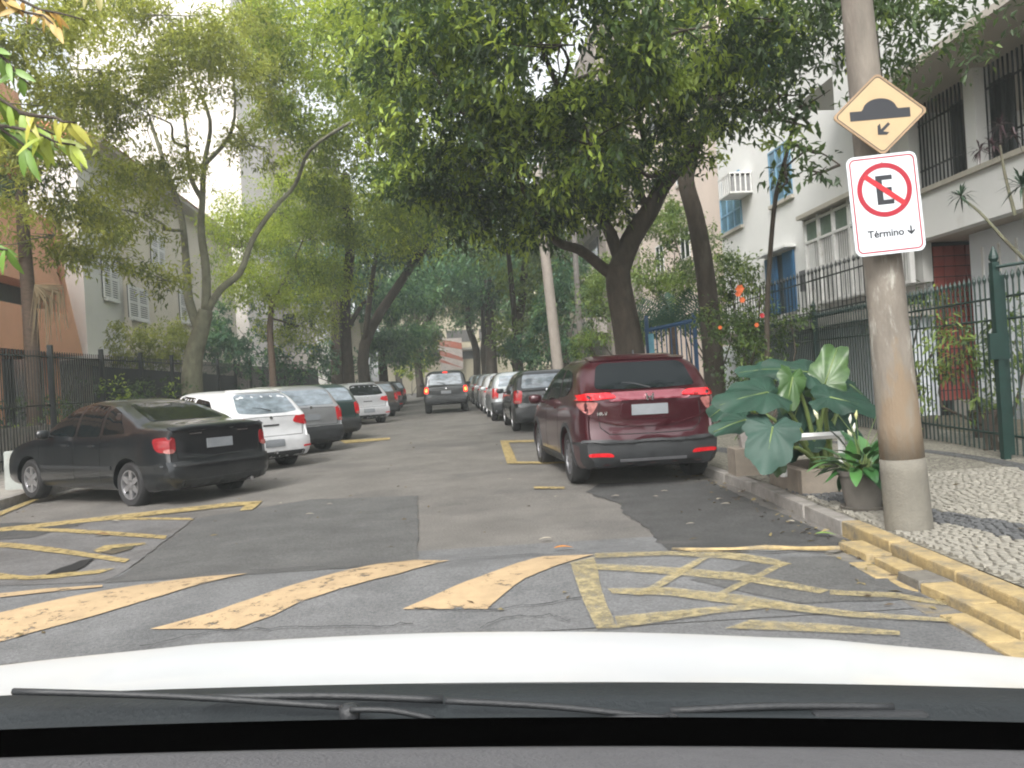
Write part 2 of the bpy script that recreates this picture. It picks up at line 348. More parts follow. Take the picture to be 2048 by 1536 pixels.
# pavements
KW = 0.14
def sw_z(x, y): return rise(y)+0.11
sy = list(np.arange(-6, 14, 0.5))+list(np.arange(14, 101, 2.0))
M['stone_far'] = None
def mosaic(name, c1, c2, joint):
    m = bpy.data.materials.new(name); m.use_nodes = True; nt = m.node_tree; L = nt.links; b = nt.nodes['Principled BSDF']; b.inputs['Roughness'].default_value = 0.8
    tc = _n(nt, 'ShaderNodeTexCoord'); vo = _n(nt, 'ShaderNodeTexVoronoi', feature='DISTANCE_TO_EDGE'); vo.inputs['Scale'].default_value = 16; vc = _n(nt, 'ShaderNodeTexVoronoi'); vc.inputs['Scale'].default_value = 16
    for v_ in (vo, vc): L.new(tc.outputs['Object'], v_.inputs['Vector']); v_.inputs['Randomness'].default_value = 0.75
    rp = _n(nt, 'ShaderNodeValToRGB'); rp.color_ramp.elements[0].position = 0.02; rp.color_ramp.elements[1].position = 0.10
    L.new(vo.outputs['Distance'], rp.inputs[0])
    sp = _n(nt, 'ShaderNodeSeparateColor'); L.new(vc.outputs['Color'], sp.inputs[0])
    a = _n(nt, 'ShaderNodeMix', data_type='RGBA'); a.inputs[6].default_value = (*c1, 1); a.inputs[7].default_value = (*c2, 1); L.new(sp.outputs[0], a.inputs[0])
    mx = _n(nt, 'ShaderNodeMix', data_type='RGBA'); mx.inputs[6].default_value = (*joint, 1); L.new(rp.outputs[0], mx.inputs[0]); L.new(a.outputs[2], mx.inputs[7])
    L.new(mx.outputs[2], b.inputs['Base Color'])
    bp = _n(nt, 'ShaderNodeBump'); bp.inputs['Strength'].default_value = 0.7; bp.inputs['Distance'].default_value = 0.006; L.new(rp.outputs[0], bp.inputs['Height']); L.new(bp.outputs[0], b.inputs['Normal'])
    return m
M['mosaic'] = mosaic('stone_mosaic', (0.255, 0.24, 0.195), (0.17, 0.16, 0.13), (0.07, 0.065, 0.05))
M['mosaic_dark'] = mosaic('stone_mosaic_dark', (0.07, 0.073, 0.076), (0.11, 0.113, 0.113), (0.04, 0.04, 0.035))
M['stone_pale'] = mat('pale_stone', (0.255, 0.242, 0.205), 0.75, var=0.22, scale=9, bump=0.4, bscale=90)
M['stone_dark'] = mat('dark_stone', (0.085, 0.088, 0.09), 0.75, var=0.25, scale=9, bump=0.4, bscale=90)
pave = grid_sheet('sidewalk', lambda y: [kerbx(y)+KW, kerbx(y)+KW+0.6, 4.6, 5.7, 6.9], sy, sw_z, M['mosaic']); tag(pave, kind='structure')
lp = grid_sheet('sidewalk', lambda y: [leftkerb(y)-k for k in (4.2, 2.5, 1.2, 0.15)], sy, lambda x, y: H(leftkerb(y), y)+0.13, M['concrete']); tag(lp, kind='structure')
gr = grid_sheet('garden_soil', lambda y: [6.9, 9, 14, 30], sy, lambda x, y: rise(y)+0.10, M['earth']); tag(gr, kind='structure')
gr = grid_sheet('garden_soil', lambda y: [leftkerb(y)-30, leftkerb(y)-10, leftkerb(y)-4.2], sy, lambda x, y: H(leftkerb(y), y)+0.12, M['earth']); tag(gr, kind='structure')
# kerb stones, each a part of the kerb
def kerb_run(name, label, xf, y0, y1, wid, side, rz_extra=0.0, yellow=None, top=0.12):
    root = thing(name, label, 'kerb'); root['kind'] = 'structure'
    for k in ('category',):
        if k in root: del root[k]
    rr = random.Random(5); y = y0; base = {}
    while y < y1:
        L = 0.85 if y < 30 else 1.7
        ym = y+L/2; x0 = xf(y); x1 = xf(y+L); a = math.atan2(x0-x1, L)
        m = M['yellow_kerb'] if (yellow and yellow[0] <= ym <= yellow[1]) else M['kerb']
        key = (L, m.name)
        if key not in base:
            base[key] = MB().box((side*wid/2, 0, 0), (wid, L-0.012, 0.30)).build('kerb_stone', m, root, False, bevel=0.012); o = base[key]
        else: o = inst('kerb_stone', base[key], root)
        zr = H(xf(ym)-0.4, ym) if side < 0 else rise(ym)
        o.location = ((x0+x1)/2+rr.uniform(-1, 1)*0.006, ym, (H(leftkerb(ym), ym) if side < 0 else rise(ym))+top-0.15+rr.uniform(-1, 1)*0.005)
        o.rotation_euler = (0.016 if ym > 9 else 0, rr.uniform(-1, 1)*0.01, a); y += L
    return root
kerb_run('kerb', 'row of pale kerb stones, painted yellow nearest the camera, right of the road', kerbx, -3, 90, KW-0.004, 1, yellow=(0, 5.95), top=.112)
kerb_run('kerb', 'kerb stones along the left pavement behind the angled cars', leftkerb, 2, 80, 0.16, -1, top=0.14)
# yellow gutter slabs next to the kerb
rr = random.Random(9); gut = bpy.data.objects.new('gutter', None); COL.objects.link(gut); gut['kind'] = 'structure'
y = 0.4; ri = 0
while y < 5.75:
    L = rr.uniform(0.3, 0.5); x = kerbx(y)-0.006
    for c in range(2):
        wd = rr.uniform(0.15, 0.2); h = rr.uniform(-0.008, 0.006)-.012
        pl = []
        for (ax, ay) in ((x-wd+0.008, y+0.01), (x-0.006, y+0.01), (x-0.006, y+L-0.01), (x-wd+0.008, y+L-0.01)): pl.append((ax+rr.uniform(-.012, .012), ay+rr.uniform(-.02, .02)))
        MB().prism(pl, rise(y)-0.1, rise(y)+0.066+h-0.040*c).build('slab', M['yellow_kerb'] if (ri+c) % 3 != 1 else M['grey_slab'], gut, False, bevel=0.008)
        x -= wd
    y += L; ri += 1
# laid stones of the pavement near the camera
rr = random.Random(21); stones = []
def wave(x, y):      # dark band of the mosaic
    u = x-kerbx(y)-KW
    c = 0.52+0.30*math.sin((y-3.6)*0.95+0.4) if y > 4.2 else 0.55-0.12*(4.2-y)
    c2 = 2.35+0.5*math.sin(y*0.55+2.4)
    return abs(u-c) < 0.19 or (abs(u-c2) < 0.14 and y > 6.6)
y = 3.0
while y < 8.8:
    x = kerbx(y)+KW+0.012; L = rr.uniform(0.058, 0.075)
    x += rr.uniform(0, 0.03); xmax = min(6.2, 0.66*(y+0.3)+0.3)
    while x < xmax:
        wd = rr.uniform(0.055, 0.085); stones.append((x+wd/2, y+L/2+0.012*math.sin(x*7), wd, L)); x += wd
    y += L
stones.sort(key=lambda s: (s[1])**2+(s[0])**2)
def stone_mb(mb, cx, cy, wd, L, z, a):
    g = 0.0075; tp = 0.016+rr.uniform(-.004, .004); vs = []
    for (sx, sy, zz, k) in ((-1, -1, -.01, 1), (1, -1, -.01, 1), (1, 1, -.01, 1), (-1, 1, -.01, 1), (-1, -1, tp, .86), (1, -1, tp, .86), (1, 1, tp, .86), (-1, 1, tp, .86)):
        jx = rr.uniform(-.005, .005); jy = rr.uniform(-.005, .005)
        px = sx*(wd/2-g)*k+jx; py = sy*(L/2-g)*k+jy
        vs.append((cx+px*math.cos(a)-py*math.sin(a), cy+px*math.sin(a)+py*math.cos(a), z+zz))
    mb.add(vs, [(4, 5, 6, 7), (0, 1, 5, 4), (1, 2, 6, 5), (2, 3, 7, 6), (3, 0, 4, 7)])
vis = [s for s in stones if s[0] < 0.64*s[1]+0.1 and s[1] > 3.9 and s[0]/s[1] < 0.64]
first = vis[:300]; fs_ = set(first); var = {}
for i, s in enumerate(first):
    dk = wave(s[0], s[1]); key = (dk, i % 12)
    if key not in var:
        mb = MB(); stone_mb(mb, 0, 0, 0.07, 0.066, 0, 0); var[key] = mb.build('stone', M['stone_dark' if dk else 'stone_pale'], pave)
        o = var[key]
    else: o = inst('stone', var[key], pave)
    o.location = (s[0], s[1], sw_z(s[0], s[1])); o.rotation_euler = (0, 0, rr.uniform(-.12, .12)); o.scale = (s[2]/0.07, s[3]/0.066, 1)
ma, mb2 = MB(), MB()
for s in stones:
    if s in fs_: continue
    stone_mb(mb2 if wave(s[0], s[1]) else ma, s[0], s[1], s[2], s[3], sw_z(s[0], s[1]), rr.uniform(-.12, .12))
o = ma.build('pale_stones', M['stone_pale'], pave); o['kind'] = 'stuff'
o = mb2.build('dark_stones', M['stone_dark'], pave); o['kind'] = 'stuff'
def band(name, c, hw, y0, y1, n=40):      # dark band beyond the laid stones
    vs = []; fs = []
    for k in range(n+1):
        y = y0+(y1-y0)*k/n; x = kerbx(y)+KW+c(y)
        for s in (-hw, hw): vs.append((x+s, y, sw_z(x, y)+0.004))
    for k in range(n): fs.append((2*k, 2*k+1, 2*k+3, 2*k+2))
    me = bpy.data.meshes.new(name); me.from_pydata(vs, [], fs); return link(name, me, M['mosaic_dark'], pave)
band('dark_band', lambda y: 0.52+0.30*math.sin((y-3.6)*0.95+0.4), 0.19, 8.8, 40)
band('dark_band', lambda y: 2.35+0.5*math.sin(y*0.55+2.4), 0.12, 8.8, 40)
# ------------------------------------------------------------------ cars
def interp(pts):
    xs = [p[0] for p in pts]; ysv = [p[1] for p in pts]
    def f(x):
        if x <= xs[0]: return ysv[0]
        if x >= xs[-1]: return ysv[-1]
        i = 0
        while xs[i+1] < x: i += 1
        t = (x-xs[i])/(xs[i+1]-xs[i])
        # catmull style slope-limited hermite
        def sl(k):
            if k <= 0 or k >= len(xs)-1: 
                return 0 if k <= 0 and False else ((ysv[1]-ysv[0])/(xs[1]-xs[0]) if k <= 0 else (ysv[-1]-ysv[-2])/(xs[-1]-xs[-2]))
            a = (ysv[k]-ysv[k-1])/(xs[k]-xs[k-1]); b = (ysv[k+1]-ysv[k])/(xs[k+1]-xs[k])
            if a*b <= 0: return 0.0
            return 2*a*b/(a+b)
        h = xs[i+1]-xs[i]; m0 = sl(i)*h; m1 = sl(i+1)*h
        return ((2*t**3-3*t*t+1)*ysv[i]+(t**3-2*t*t+t)*m0+(-2*t**3+3*t*t)*ysv[i+1]+(t**3-t*t)*m1)
    return f
class Shell:
    def __init__(s, L, W, top, belt, bot, rearprof, wb, wr, tumble=0.36, sq=0.42, plan_r=0.10, plan_f=0.14, arch=0.045, roofw=0.0):
        s.L, s.W, s.wb, s.wr = L, W, wb, wr
        T = interp(top); B = interp(belt); Bo = interp(bot); RP = interp(rearprof)
        ysl = [-L/2]+list(-L/2+np.array([0.02, 0.05, 0.09, 0.15, 0.22, 0.3, 0.4, 0.5]))+list(np.arange(-L/2+0.62, L/2-0.5, 0.09))+list(L/2-np.array([0.45, 0.36, 0.28, 0.2, 0.13, 0.07, 0.03, 0.0]))
        rings = []
        def ring(y, sc=1.0, dome=0.0, ref=None):
            yy = ref if ref is not None else y
            zt = T(yy); zbo = Bo(yy); e = (L/2-abs(yy)); 
            pw = W/2*(1-(plan_r if yy < 0 else plan_f)*max(0.0, 1-e/0.55)**2.2)
            zb = min(B(yy), zt-0.05)
            pts = []
            for t, k in ((0, .90), (.06, .955), (.16, .985), (.32, .995), (.5, 1.0), (.68, .995), (.84, .985), (.94, .972), (1.0, .955)):
                pts.append((pw*k, zbo+(zb-zbo)*t))
            sh = pw*0.955; hg = zt-zb
            for a in (8, 18, 30, 42, 54, 64, 73, 81, 90):
                a_ = R(a); hw = sh*max(0.0, math.cos(a_))**sq*(1-tumble*hg*math.sin(a_)**sq) if a < 90 else 0.0
                z = zb+hg*math.sin(a_)**(sq if hg > 0.2 else 0.55+0.2)
                if hg <= 0.2: hw = sh*max(0.0, math.cos(a_))**0.55 if a < 90 else 0
                pts.append((hw, z))
            zc = (zbo+min(zt, 1.0))/2
            out = []
            rb = max(0.0, 1-(yy+L/2)/0.6) if yy < 0 else 0
            fb = max(0.0, 1-(L/2-yy)/0.5) if yy > 0 else 0
            for hw, z in pts:
                z2 = zc+(z-zc)*sc; x2 = hw*sc
                yo = y+RP(z2)*rb**1.0-(0.10*max(0, (z2-0.62)/0.3))*fb
                out.append((x2, yo+dome*(1 if y < 0 else -1), z2))
            return out
        for sc, dm in ((0.0, -.012), (.35, -.011), (.65, -.008), (.85, -.002), (.945, .012)): rings.append(ring(-L/2, sc, dm, -L/2))
        for i, y in enumerate(ysl):
            k = 0.975 if y in (ysl[0], ysl[-1]) else 1.0
            rings.append(ring(y, k))
        for sc, dm in ((.945, .012), (.85, -.002), (.65, -.008), (.35, -.011), (0.0, -.012)): rings.append(ring(L/2, sc, dm, L/2))
        n = len(rings[0]); vs = []; fs = []
        for r in rings:
            for (x, y, z) in r: vs.append((-x, y, z))
            for (x, y, z) in reversed(r[:-1]): vs.append((x, y, z))
        m = 2*n-1
        for j in range(len(rings)-1):
            for i in range(m):
                i2 = (i+1) % m
                fs.append((j*m+i, j*m+i2, (j+1)*m+i2, (j+1)*m+i))
        me = bpy.data.meshes.new('body'); me.from_pydata(vs, [], fs)
        bm = bmesh.new(); bm.from_mesh(me); bmesh.ops.remove_doubles(bm, verts=bm.verts[:], dist=0.0008); bmesh.ops.recalc_face_normals(bm, faces=bm.faces[:])
        vol = bm.calc_volume(signed=True)
        if vol < 0: bmesh.ops.reverse_faces(bm, faces=bm.faces[:])
        bm.to_mesh(me); s.bvh = BVHTree.FromBMesh(bm); bm.free(); s.me = me
    def cut_body(s, mt, parent, name='body'):
        o = link(name, s.me, None); r = s.wr
        cuts = []
        for sy in (-s.wb/2+s.axle, s.wb/2+s.axle):
            for sx in (-1, 1):
                mb = MB(); mb.lathe([(r+0.055, 0), (r+0.055, 0.36)], 32, Matrix.Rotation(R(90), 3, 'Y'), (0, sy, r))
                c = mb.build('cut', None); c.location = (sx*s.W/2 - (0.26 if sx > 0 else 0.10), 0, 0); cuts.append(c)
        for c in cuts:
            md = o.modifiers.new('b', 'BOOLEAN'); md.operation = 'DIFFERENCE'; md.object = c; md.solver = 'EXACT'
        dg = bpy.context.evaluated_depsgraph_get(); dg.update()
        me = bpy.data.meshes.new_from_object(o.evaluated_get(dg)); me.name = name
        for c in cuts: bpy.data.objects.remove(c)
        bpy.data.objects.remove(o)
        me.materials.clear()
        o = link(name, me, mt, parent, 'auto'); return o
    def decal(s, name, poly, mt, parent, view='rear', off=0.004, thick=0.012, res=0.07, mirror=False, smooth=2, follow=None):
        """poly in rear view (x,z), side view (y,z), top view (x,y) or front view; draped over the shell"""
        for _ in range(smooth):
            q = []
            for i in range(len(poly)):
                a = poly[i]; b = poly[(i+1) % len(poly)]; L = math.hypot(b[0]-a[0], b[1]-a[1]); k = min(0.25, 0.028/max(L, 1e-6))
                q += [(a[0]+(b[0]-a[0])*k, a[1]+(b[1]-a[1])*k), (b[0]+(a[0]-b[0])*k, b[1]+(a[1]-b[1])*k)]
            poly = q if _ == 0 or len(q) < 90 else poly
            if _ == 0 and smooth == 2: pass
        bm = bmesh.new(); f = bm.faces.new([bm.verts.new((p[0], p[1], 0)) for p in poly])
        bmesh.ops.triangulate(bm, faces=[f])
        for _ in range(6):
            le = [e for e in bm.edges if e.calc_length() > res*1.5]
            if not le: break
            bmesh.ops.subdivide_edges(bm, edges=le, cuts=1); bmesh.ops.triangulate(bm, faces=bm.faces[:])
        nrm = {}
        for v in bm.verts:
            a, b = v.co.x, v.co.y
            if view == 'rear': o_, d_ = Vector((a, -5, b)), Vector((0, 1, 0))
            elif view == 'front': o_, d_ = Vector((a, 5, b)), Vector((0, -1, 0))
            elif view == 'left': o_, d_ = Vector((-3, a, b)), Vector((1, 0, 0))
            elif view == 'right': o_, d_ = Vector((3, a, b)), Vector((-1, 0, 0))
            else: o_, d_ = Vector((a, b, 4)), Vector((0, 0, -1))
            h = s.bvh.ray_cast(o_, d_)
            if h[0] is not None and view in ('rear', 'front') and abs(h[0].y) < s.L/2-.75 and b < .9: h = (None,)
            if h[0] is None: h = s.bvh.find_nearest(Vector((a, (s.L/2-.16)*(-1 if view == 'rear' else 1), b)) if view in ('rear', 'front') else o_+d_*2.4)
            n = h[1]
            if n.dot(d_) > 0: n = -n
            n = (n - d_*0.5).normalized()
            v.co = h[0]+n*off; nrm[v.index] = n
        bm.verts.ensure_lookup_table()
        be = [e for e in bm.edges if e.is_boundary]; nv = {}
        for e in be:
            for v in e.verts:
                if v not in nv: nv[v] = bm.verts.new(v.co-nrm_of(v, s.bvh)*thick)
        for e in be: bm.faces.new((e.verts[0], e.verts[1], nv[e.verts[1]], nv[e.verts[0]]))
        bmesh.ops.recalc_face_normals(bm, faces=bm.faces[:])
        me = bpy.data.meshes.new(name); bm.to_mesh(me); bm.free()
        o = link(name, me, mt, parent, 'auto')
        return o
def nrm_of(v, bvh):
    h = bvh.find_nearest(v.co); return h[1] if h[1] is not None else Vector((0, 0, 1))
def sides(sh, name, poly, mt, parent, **k):
    for vw in ('left', 'right'): sh.decal(name, poly, mt, parent, view=vw, **k)
def strip(pts, wd):   # ribbon polygon along points
    up = []; dn = []
    for i, p in enumerate(pts):
        a = pts[max(i-1, 0)]; b = pts[min(i+1, len(pts)-1)]; dx, dy = b[0]-a[0], b[1]-a[1]; l = math.hypot(dx, dy) or 1
        nx, ny = -dy/l*wd/2, dx/l*wd/2; up.append((p[0]+nx, p[1]+ny)); dn.append((p[0]-nx, p[1]-ny))
    return up+dn[::-1]
WHEELS = {}
def wheel_meshes(r, wd, style):
    key = (r, wd, style)
    if key in WHEELS: return WHEELS[key]
    m = Matrix.Rotation(R(90), 3, 'Y'); rr_ = r*0.64
    t = MB(); h = wd/2
    t.lathe([(rr_, -h+.01), (rr_+.012, -h), (r-.03, -h-.004), (r-.006, -h+.022), (r, -h*.5), (r, h*.5), (r-.006, h-.022), (r-.03, h+.004), (rr_+.012, h), (rr_, h-.01)], 40, m, caps=(False, False))
    tm = bpy.data.meshes.new('tyre'); tm.from_pydata(t.v, [], t.f); tm.materials.append(M['tyre']); tm.polygons.foreach_set('use_smooth', [True]*len(tm.polygons)); tm.set_sharp_from_angle(angle=R(40))
    q = MB()
    q.lathe([(rr_+.004, h-.002), (rr_-.012, h-.004), (rr_-.02, h-.05), (rr_*.9, h-.09)], 36, m, caps=(False, False)); q.lathe([(.05, h-.085), (.055, h-.03), (.045, h-.012)], 20, m)
    ns = {'five': 5, 'six': 6, 'multi': 10}[style]
    for k in range(ns):
        a = 2*math.pi*k/ns; ca, sa = math.cos(a), math.sin(a)
        w0, w1 = (0.045, 0.03) if ns < 8 else (0.024, 0.018)
        poly = [(0.02, -w0), (rr_-.006, -w1), (rr_-.006, w1), (0.02, w0)]
        mm = m @ Matrix.Rotation(a, 3, 'Z')
        q.prism(poly, h-.045, h-.014, mm)
    q.lathe([(.055, h-.05), (.06, h-.02), (.045, h-.008), (.0, h-.006)][:3], 20, m) if False else None
    rm = bpy.data.meshes.new('rim'); rm.from_pydata(q.v, [], q.f); rm.materials.append(M['rim_dark' if style == 'multi' else 'rim'])
    # dark disc behind the spokes
    b = MB(); b.lathe([(rr_-.014, h-.088), (rr_-.014, h-.082)], 30, m); bmn = bpy.data.meshes.new('brake_disc'); bmn.from_pydata(b.v, [], b.f); bmn.materials.append(M['gap'])
    WHEELS[key] = (tm, rm, bmn); return WHEELS[key]
def add_wheels(root, sh, style='five', wd=0.205):
    tm, rm, bd = wheel_meshes(sh.wr, wd, style)
    for sy in (-sh.wb/2+sh.axle, sh.wb/2+sh.axle):
        for sx in (-1, 1):
            t = link('wheel', tm, None, root); t.location = (sx*(sh.W/2-wd/2-0.025), sy, sh.wr); t.rotation_euler = (0, 0, math.pi if sx < 0 else 0)
            link('rim', rm, None, t); link('brake_disc', bd, None, t)
def mirrors(root, sh, mt, y, z, wd):
    for sx in (-1, 1):
        mb = MB(); mb.lathe([(0.01, -.075), (.065, -.06), (.085, -.02), (.088, .03), (.07, .06), (.02, .072)], 14)
        mm = MB(); mm.v = [(sx*(wd+0.10)+v[0]*1.15*1, y+v[1]*0.7, z+v[2]*0.95) for v in mb.v]; mm.f = mb.f
        mm.tube([(sx*(wd-0.06), y, z-.05), (sx*(wd+0.06), y, z-.03)], .02, 6)
        mm.build('wing_mirror', mt, root, True)

def make_hrv():
    L, W = 4.20, 1.77
    sh = Shell(L, W, top=[(-2.10, 1.13), (-2.03, 1.16), (-1.95, 1.24), (-1.80, 1.42), (-1.66, 1.52), (-1.5, 1.560), (-.9, 1.595), (-.3, 1.60), (.2, 1.56), (.5, 1.47), (1.15, 1.09), (1.4, 1.04), (1.9, .90), (2.10, .74)],
               belt=[(-2.1, 1.10), (-1.5, 1.08), (0, 1.0), (1.0, .98), (2.1, .72)], bot=[(-2.1, .27), (-1.7, .22), (1.7, .22), (2.1, .26)],
               rearprof=[(.2, .10), (.3, .02), (.42, -.0), (.56, .0), (.62, .035), (.74, .07), (.9, .06), (1.05, .05), (1.15, .10), (1.3, .16)], wb=2.61, wr=0.335, tumble=0.30, sq=0.40, plan_r=.13)
    sh.axle = 0.04
    t = thing('parked_suv', 'dark red SUV with a full width red tail light bar, parked by the planter', 'car')
    red = paint('maroon_paint', (0.042, 0.0045, 0.009), 0.3, 0.30, 0.15)
    sh.cut_body(red, t)
    # rear glass, tailgate seam, lamps, bumper cladding
    sh.decal('rear_window', [(-.62, 1.175), (-.55, 1.44), (-.47, 1.485), (.47, 1.485), (.55, 1.44), (.62, 1.175), (.3, 1.158), (-.3, 1.158)], M['glass'], t, off=.006)
    sh.decal('spoiler', [(-.62, 1.50), (-.55, 1.565), (.55, 1.565), (.62, 1.50), (.3, 1.508), (-.3, 1.508)], red, t, off=.03, thick=.04)
    bar = sh.decal('light_bar', [(-.50, 1.02), (-.47, 1.125), (.47, 1.125), (.50, 1.02)], mat('bar_maroon', (0.20, 0.04, 0.055), .12, .3, coat=.9, var=.12), t, off=.012)
    for sx in (-1, 1):
        tl = sh.decal('tail_light', [(sx*.38, 1.055), (sx*.45, 1.12), (sx*.80, 1.12), (sx*.862, 1.10), (sx*.862, 1.045), (sx*.62, 1.045)], M['tail_red'], t, off=.018)
        sh.decal('inner_lens', [(sx*.40, 1.06), (sx*.46, 1.112), (sx*.60, 1.112), (sx*.60, 1.055)], mat('lens_glow', (0.70, .02, .03), .1, emis=((1, .03, .05), .12)), tl, off=.026)  # faint glow added to brighten the parked car's lens
        sh.decal('reversing_lens', [(sx*.845, 1.028), (sx*.62, 1.022), (sx*.63, .985), (sx*.68, .90), (sx*.73, .87), (sx*.80, .93)], M['tail_clear'], tl, off=.014)
        sh.decal('reflector', [(sx*.46, .375), (sx*.76, .39), (sx*.76, .43), (sx*.50, .425)], M['tail_red'], t, off=.03)
        sh.decal('panel_gap', strip([(sx*.60, 1.02), (sx*.62, .85), (sx*.60, .72), (sx*.50, .64)], .008), M['gap'], t, off=.0055, thick=.01, smooth=0)
        sh.decal('rear_crease', strip([(sx*.76, .90), (sx*.60, .80), (sx*.40, .745), (sx*.15, .73), (0, .728)], .022), red, t, off=.016, smooth=0, res=.05)
    sh.decal('panel_gap', strip([(-.50, .64), (-.2, .63), (.2, .63), (.5, .64)], .008), M['gap'], t, off=.0055, thick=.01, smooth=0)
    sh.decal('plate_recess', [(-.36, .84), (-.33, 1.01), (.33, 1.01), (.36, .84), (.30, .80), (-.30, .80)], red, t, off=.010)
    sh.decal('chrome_trim', strip([(-.34, 1.022), (.34, 1.022)], .016), red, t, off=.02, smooth=0)
    sh.decal('number_plate', [(-.22, .85), (-.22, .975), (.22, .975), (.22, .85)], M['plate'], t, off=.018, smooth=0)
    sh.decal('bumper', [(-.89, .56), (-.87, .22), (-.6, .17), (.6, .17), (.87, .22), (.89, .56), (.6, .545), (-.6, .545)], M['black_plastic'], t, off=.022, thick=.03)
    sh.decal('bumper_ledge', strip([(-.80, .565), (-.4, .548), (.4, .548), (.80, .565)], .03), M['black_plastic'], t, off=.05, thick=.05, smooth=0)
    sh.decal('chin_strip', strip([(-.40, .335), (.40, .335)], .022), M['rim_dark'], t, off=.035, smooth=0)
    # rear wiper
    MB().tube([(0.02, -2.03, 1.17), (-.16, -1.99, 1.225), (-.3, -1.985, 1.24)], [.012, .009, .006], 6).build('wiper', M['black_plastic'], t)
    # side
    sides(sh, 'side_window', [(-.62, 1.07), (-.60, 1.44), (-.1, 1.475), (.22, 1.43), (.30, 1.04)], M['glass'], t)
    sides(sh, 'side_window', [(-1.50, 1.22), (-1.28, 1.39), (-.70, 1.45), (-.68, 1.08), (-1.25, 1.11)], M['glass'], t)
    sides(sh, 'side_window', [(.36, 1.04), (.30, 1.41), (.55, 1.33), (.92, 1.07)], M['glass'], t)
    sides(sh, 'sill_cladding', [(-.92, .20), (-.90, .34), (.92, .34), (.94, .20)], M['black_plastic'], t, off=.012)
    for cy in (-sh.wb/2+sh.axle, sh.wb/2+sh.axle):
        arc = [(cy+.415*math.cos(a), .335+.415*math.sin(a)) for a in np.linspace(R(-10), R(190), 17)]
        sides(sh, 'arch_cladding', strip(arc, .055), M['black_plastic'], t, off=.014, smooth=0, thick=.02)
    for yy in ((-.66, 'a'), (.34, 'b')):
        sides(sh, 'panel_gap', strip([(yy[0], .36), (yy[0], 1.05)], .007), M['gap'], t, off=.002, smooth=0)
    sides(sh, 'door_handle', [(-1.34, 1.16), (-1.34, 1.20), (-1.20, 1.21), (-1.20, 1.17)], M['black_plastic'], t, off=.02, thick=.03)
    sides(sh, 'door_handle', [(-.50, .93), (-.50, .96), (-.32, .96), (-.32, .93)], red, t, off=.03, thick=.03)
    sh.decal('windscreen', [(-.66, 1.12), (-.55, 1.44), (.55, 1.44), (.66, 1.12)], M['glass'], t, view='front')
    for sx in (-1, 1): sh.decal('headlight', [(sx*.45, .80), (sx*.80, .84), (sx*.80, .74), (sx*.5, .72)], M['glass_sky_pale'], t, view='front')
    for sx in (): MB().tube([(sx*.56, -1.35, 1.585), (sx*.56, -1.2, 1.615), (sx*.57, -.2, 1.64), (sx*.56, .15, 1.585)], .016, 8).build('roof_rail', M['black_plastic'], t, True)
    MB().prism([(-.03, 0), (.03, 0), (.004, .075), (-.004, .06)], -.008, .008, Matrix.Translation((0, -1.42, 1.57)) @ Matrix.Rotation(R(90), 4, 'Z') @ Matrix.Rotation(R(90), 4, 'X')).build('antenna', M['black_plastic'], t)
    # emblem: a framed letter form in chrome
    def rear_at(x, z):
        h = sh.bvh.ray_cast(Vector((x, -5, z)), Vector((0, 1, 0))); return h[0]
    p = rear_at(0, 1.06); e = MB()
    Mx = Matrix.Translation((p.x, p.y-.026, p.z)) @ Matrix.Rotation(R(90), 4, 'X')
    e.prism([(-.052, .042), (-.034, .042), (-.022, .006), (.022, .006), (.034, .042), (.052, .042), (.040, -.042), (.022, -.042), (.018, -.008), (-.018, -.008), (-.022, -.042), (-.040, -.042)], 0, .014, Mx)
    e.build('badge', M['chrome'], t)
    text('HR-V', .055, M['chrome'], t, (-.64, rear_at(-.5, .83).y-.024, .865), .002, name='badge_lettering')
    text('EXL', .034, M['chrome'], t, (.54, rear_at(.6, 1.07).y-.04, 1.065), .002, name='badge_lettering')
    mirrors(t, sh, red, .62, 1.06, W/2)
    add_wheels(t, sh, 'multi', .215)
    return t
def text(s, size, mt, parent, loc, ext=.001, name='lettering', rot=None, align='LEFT'):
    cu = bpy.data.curves.new(name, 'FONT'); cu.body = s; cu.size = size; cu.extrude = ext; cu.align_x = align; cu.offset = size*.022
    o = bpy.data.objects.new('tmp', cu); COL.objects.link(o)
    dg = bpy.context.evaluated_depsgraph_get(); me = bpy.data.meshes.new_from_object(o.evaluated_get(dg)); bpy.data.objects.remove(o)
    me.materials.clear(); o = link(name, me, mt, parent); o.location = loc; o.rotation_euler = rot if rot else (R(90), 0, 0); return o

